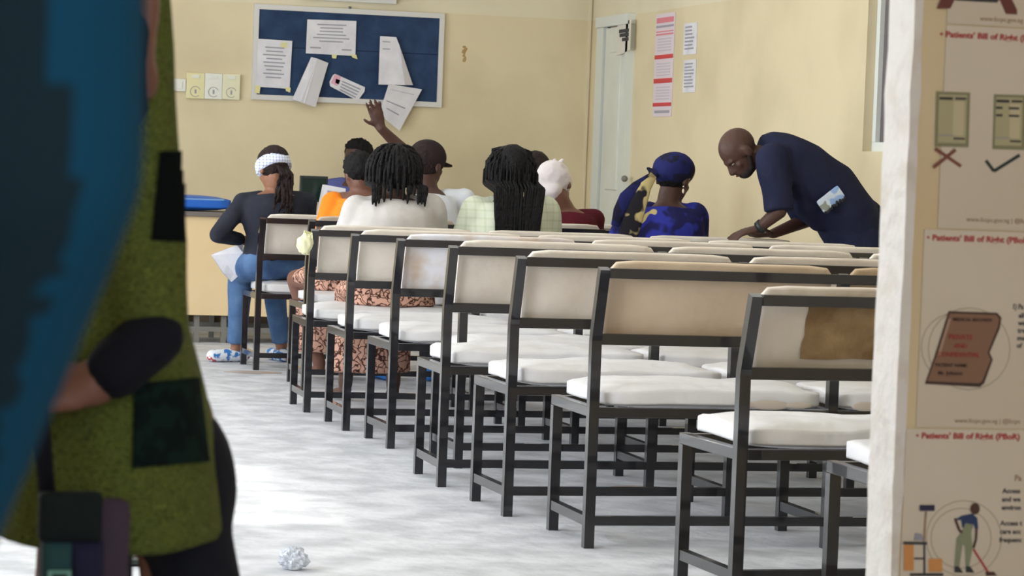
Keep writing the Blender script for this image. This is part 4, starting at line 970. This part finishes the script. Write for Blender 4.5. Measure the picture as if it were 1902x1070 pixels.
def cuff(bm): a, b_ = J['elL'], J['wrL']; d = (b_-a).normalized(); capsule(bm, a+d*.004-V((0, .016, 0)), b_-d*.03-V((0, .014, 0)), .034, .033, caps=(1, 1))
fuse('sleeve_cuff', cuff, M_CUFF, e, base, .008, 2)
# patches laid on the cloth: grids that follow the surface (found by ray casting the tunic)
tunic = [c_ for c_ in e.children if c_.name.startswith('tunic')][0]
bpy.context.view_layer.update()
def laid(name, corners, m, n=14, lift=.004):
    bm = bmesh.new(); G = []
    for i in range(n+1):
        row = []
        for j in range(n+1):
            u_, v_ = i/n, j/n; a = V(corners[0])*(1-u_)+V(corners[1])*u_; b_ = V(corners[3])*(1-u_)+V(corners[2])*u_; p = a*(1-v_)+b_*v_
            d = ray(p.x, p.y).normalized(); ok, loc, nr, _ = tunic.ray_cast(C0-base, d)
            loc = loc+nr*lift if ok else (at(p.x, p.y, YG-.05)-base)
            row.append((ok, loc))
        G.append(row)
    vs = {}
    for i in range(n):
        for j in range(n):
            q = [(i, j), (i+1, j), (i+1, j+1), (i, j+1)]
            if all(G[a][b_][0] for a, b_ in q):
                for k in q:
                    if k not in vs: vs[k] = bm.verts.new(G[k[0]][k[1]][1])
                bm.faces.new([vs[k] for k in q])
    r = bmesh.ops.solidify(bm, geom=list(bm.faces), thickness=.002)
    return link(name, bm, m, e, None, True)
M_PATCH = pattern('dark_teal_patch', 'blotch', [srgb(20, 36, 36), srgb(26, 50, 46)], 30)
laid('pocket_patch', [(248, 712), (365, 702), (384, 858), (244, 870)], M_PATCH)
laid('sleeve_patch', [(294, 282), (338, 280), (338, 450), (280, 446)], fabric('black_green_patch', srgb(12, 20, 20), srgb(18, 28, 28)))
M_TRS = fabric('black_trousers', srgb(22, 24, 34), srgb(28, 30, 40))
def trs(bm):
    for q, (xa, xb, xc) in (('L', (318, 362, 380)), ('R', (170, 160, 150))):
        dy = -.01 if q == 'L' else .10
        p1, p2 = g(xa, 860, YG+dy), g(xb, 1075, YG+dy); an = J['an'+q]
        loft(bm, [(p1, V((0, 1, 0)), V((1, 0, 0)), .080, .052), (p2, V((0, 1, 0)), V((1, 0, 0)), .085, .054), (V((p2.x+.01, an.y, .3)), V((0, 1, 0)), V((1, 0, 0)), .07, .055), (V((an.x, an.y, .10)), V((0, 1, 0)), V((1, 0, 0)), .07, .058)], 20)
    ell(bm, g(330, 905), .068, .10, .10)
fuse('trousers', trs, M_TRS, e, base, .011, 3, (.004, 8)); shoes(J, e, base, M_BLACKP)
hair_cap(J, e, base, M_HAIR, 1.05, .05)
# patchwork bag hanging from her shoulder strap
YBg = YG-.26
c = at(150, 960, YBg); eb = empty('patchwork_bag', V((c.x, YBg, .40)), 'dark patchwork cloth bag hanging in front of the green tunic', 'bag'); L0 = V(eb.location)
def pan(name, x0, x1, y0, y1, m, dy=0, th=.02, par=eb):
    a, b_ = at(x0, y0, YBg), at(x1, y1, YBg); bm = bmesh.new()
    cushion(bm, ((a.x+b_.x)/2, YBg+dy, (a.z+b_.z)/2), (b_.x-a.x)/2, (a.z-b_.z)/2, th, .002, x0, X=(1, 0, 0), Y=(0, 0, 1), Z=(0, -1, 0)); return link(name, bm, m, par, L0, True)
pan('bag_body', 80, 238, 930, 1180, fabric('mauve_cloth', srgb(62, 52, 66), srgb(74, 62, 76)), .02)
pan('flap', 72, 186, 912, 1004, fabric('black_flower_cloth', srgb(12, 18, 22), srgb(24, 36, 36)), -.006)
pan('teal_panel', 78, 130, 998, 1180, fabric('teal_panel_cloth', srgb(36, 66, 72), srgb(44, 76, 80)), .0)
pan('navy_panel', 130, 186, 998, 1180, fabric('navy_panel_cloth', srgb(26, 26, 52), srgb(40, 42, 68)), .0)
bm = bmesh.new(); box(bm, at(86, 1052, YBg).x, at(128, 1052, YBg).x, YBg-.024, YBg-.018, at(86, 1130, YBg).z, at(86, 1054, YBg).z); link('white_edged_square', bm, mat('pale_teal', srgb(110, 160, 150), .8), eb, L0)
bm = bmesh.new(); box(bm, at(93, 1052, YBg).x, at(121, 1052, YBg).x, YBg-.026, YBg-.024, at(86, 1126, YBg).z, at(86, 1060, YBg).z); link('dark_square', bm, M_CUFF, eb, L0)
bm = bmesh.new(); tube(bm, [at(88, 925, YBg+.015), at(70, 700, YBg+.0), at(150, 400, YBg), at(262, 200, YBg), at(262, 60, YBg+.0), at(240, -60, YBg+.08)], [.009]*6, 8); link('strap', bm, M_CUFF, eb, L0, True)

# 12 person in teal close to the camera
YT = 1.12
g = lambda a, b_, y=YT: at(a, b_, y)
J = dict(fwd=V((.1, 1, -.05)), up=V((0, 0, 1)))
J['shR'] = g(-10, -560, YT); J['elR'] = g(12, 300, YT); J['wrR'] = g(-215, 1020, YT+.08); J['thR'] = V((0, 1, 0))
J['neck'] = J['shR']+V((-.19, 0, .06)); J['shL'] = J['shR']+V((-.38, 0, 0)); J['head'] = J['neck']+V((0, .02, .15))
J['pel'] = V((J['neck'].x, YT, .92)); J['mid'] = (J['pel']+J['neck'])/2
J['elL'] = J['shL']+V((-.06, 0, -.28)); J['wrL'] = J['elL']+V((0, .1, -.24))
for q, sg in (('L', -1), ('R', 1)):
    x = J['pel'].x+sg*.09; J['kn'+q] = V((x, YT, .50)); J['an'+q] = V((x, YT, .08)); J['toe'+q] = V((x, YT+.15, .03))
base = V((J['pel'].x, YT, 0))
e = human('person', 'person in a teal and slate sleeve standing very close at the left edge', J, S_MID, base, .012)
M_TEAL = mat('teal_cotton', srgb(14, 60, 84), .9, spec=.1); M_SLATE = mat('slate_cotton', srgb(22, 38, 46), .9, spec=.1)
A_, B_, C_ = J['shR'], J['elR'], J['wrR']
def tl12(bm):
    loft(bm, rings_of(J, .02, -.6, .99), 20)
    limb(bm, A_, B_, B_+(C_-B_)*.9, .060, .056, .046, 20)
    limb(bm, J['shL'], J['elL'], J['elL']+(J['wrL']-J['elL'])*.9, .06, .055, .045)
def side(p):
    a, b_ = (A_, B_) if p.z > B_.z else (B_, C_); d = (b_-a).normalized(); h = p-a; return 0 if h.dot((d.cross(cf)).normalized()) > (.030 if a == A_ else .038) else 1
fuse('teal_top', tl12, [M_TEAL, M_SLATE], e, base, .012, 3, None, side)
trousers(J, e, base, MATS['dark_trousers']); shoes(J, e, base, M_BLACKP); hair_cap(J, e, base, M_HAIR, 1.05, .05)

# ------------------------------------------------------------------ litter on the floor
c = atz(545, 1058, 0); e = empty('plastic_bag', c, 'crumpled clear plastic bag lying on the floor of the aisle', 'bag')
pl = mat('clear_plastic', srgb(220, 226, 240), .15, srgb(244, 248, 252), 9, .6, 30)
pl.node_tree.nodes['Principled BSDF'].inputs['Transmission Weight'].default_value = .45
bm = bmesh.new(); vs = ell(bm, c+V((0, 0, .030)), .040, .036, .034, seg=40, rings=24, disp=lambda p: .28*noise.noise(p*2.6)+.16*noise.noise(p*6)+.05*noise.noise(p*13))
for v in vs: v.co.z = max(v.co.z, .002)
o = link('crumpled_film', bm, pl, e, c)
c = atz(243, 1046, 0); e = empty('dark_sandal', c, 'small dark object on the floor seen between the bag and black trousers', 'sandal')
bm = bmesh.new(); cushion(bm, c+V((0, 0, .012)), .035, .07, .012, .002, 1); link('sole', bm, M_BLACKP, e, c, True)
bm = bmesh.new(); tube(bm, [c+V((-.03, 0, .02)), c+V((-.012, .01, .045)), c+V((.012, .01, .045)), c+V((.03, 0, .02))], [.008]*4, 8); link('strap', bm, mat('red_strap', srgb(150, 50, 50), .6), e, c, True)
for k, (a, b_, sx, sy) in enumerate(((470, 692, .16, .10), (1180, 905, .1, .04))):
    p = atz(a, b_, 0); bm = bmesh.new(); g_ = [(p.x+sx*(1+.25*noise.noise(V((math.cos(t*.35), math.sin(t*.35), k))))*math.cos(t*.349), p.y+sy*math.sin(t*.349), .001) for t in range(18)]
    card(bm, g_, (0, 0, 1), .0008)
    tag(link('floor_stain', bm, mat('floor_stain', srgb(182, 170, 164), .6, srgb(150, 132, 124), 7, contrast=(.45, .7))), ('brownish dusty stain on the floor behind the sneakers', 'brownish stain on the floor under the near benches')[k], 'stain')
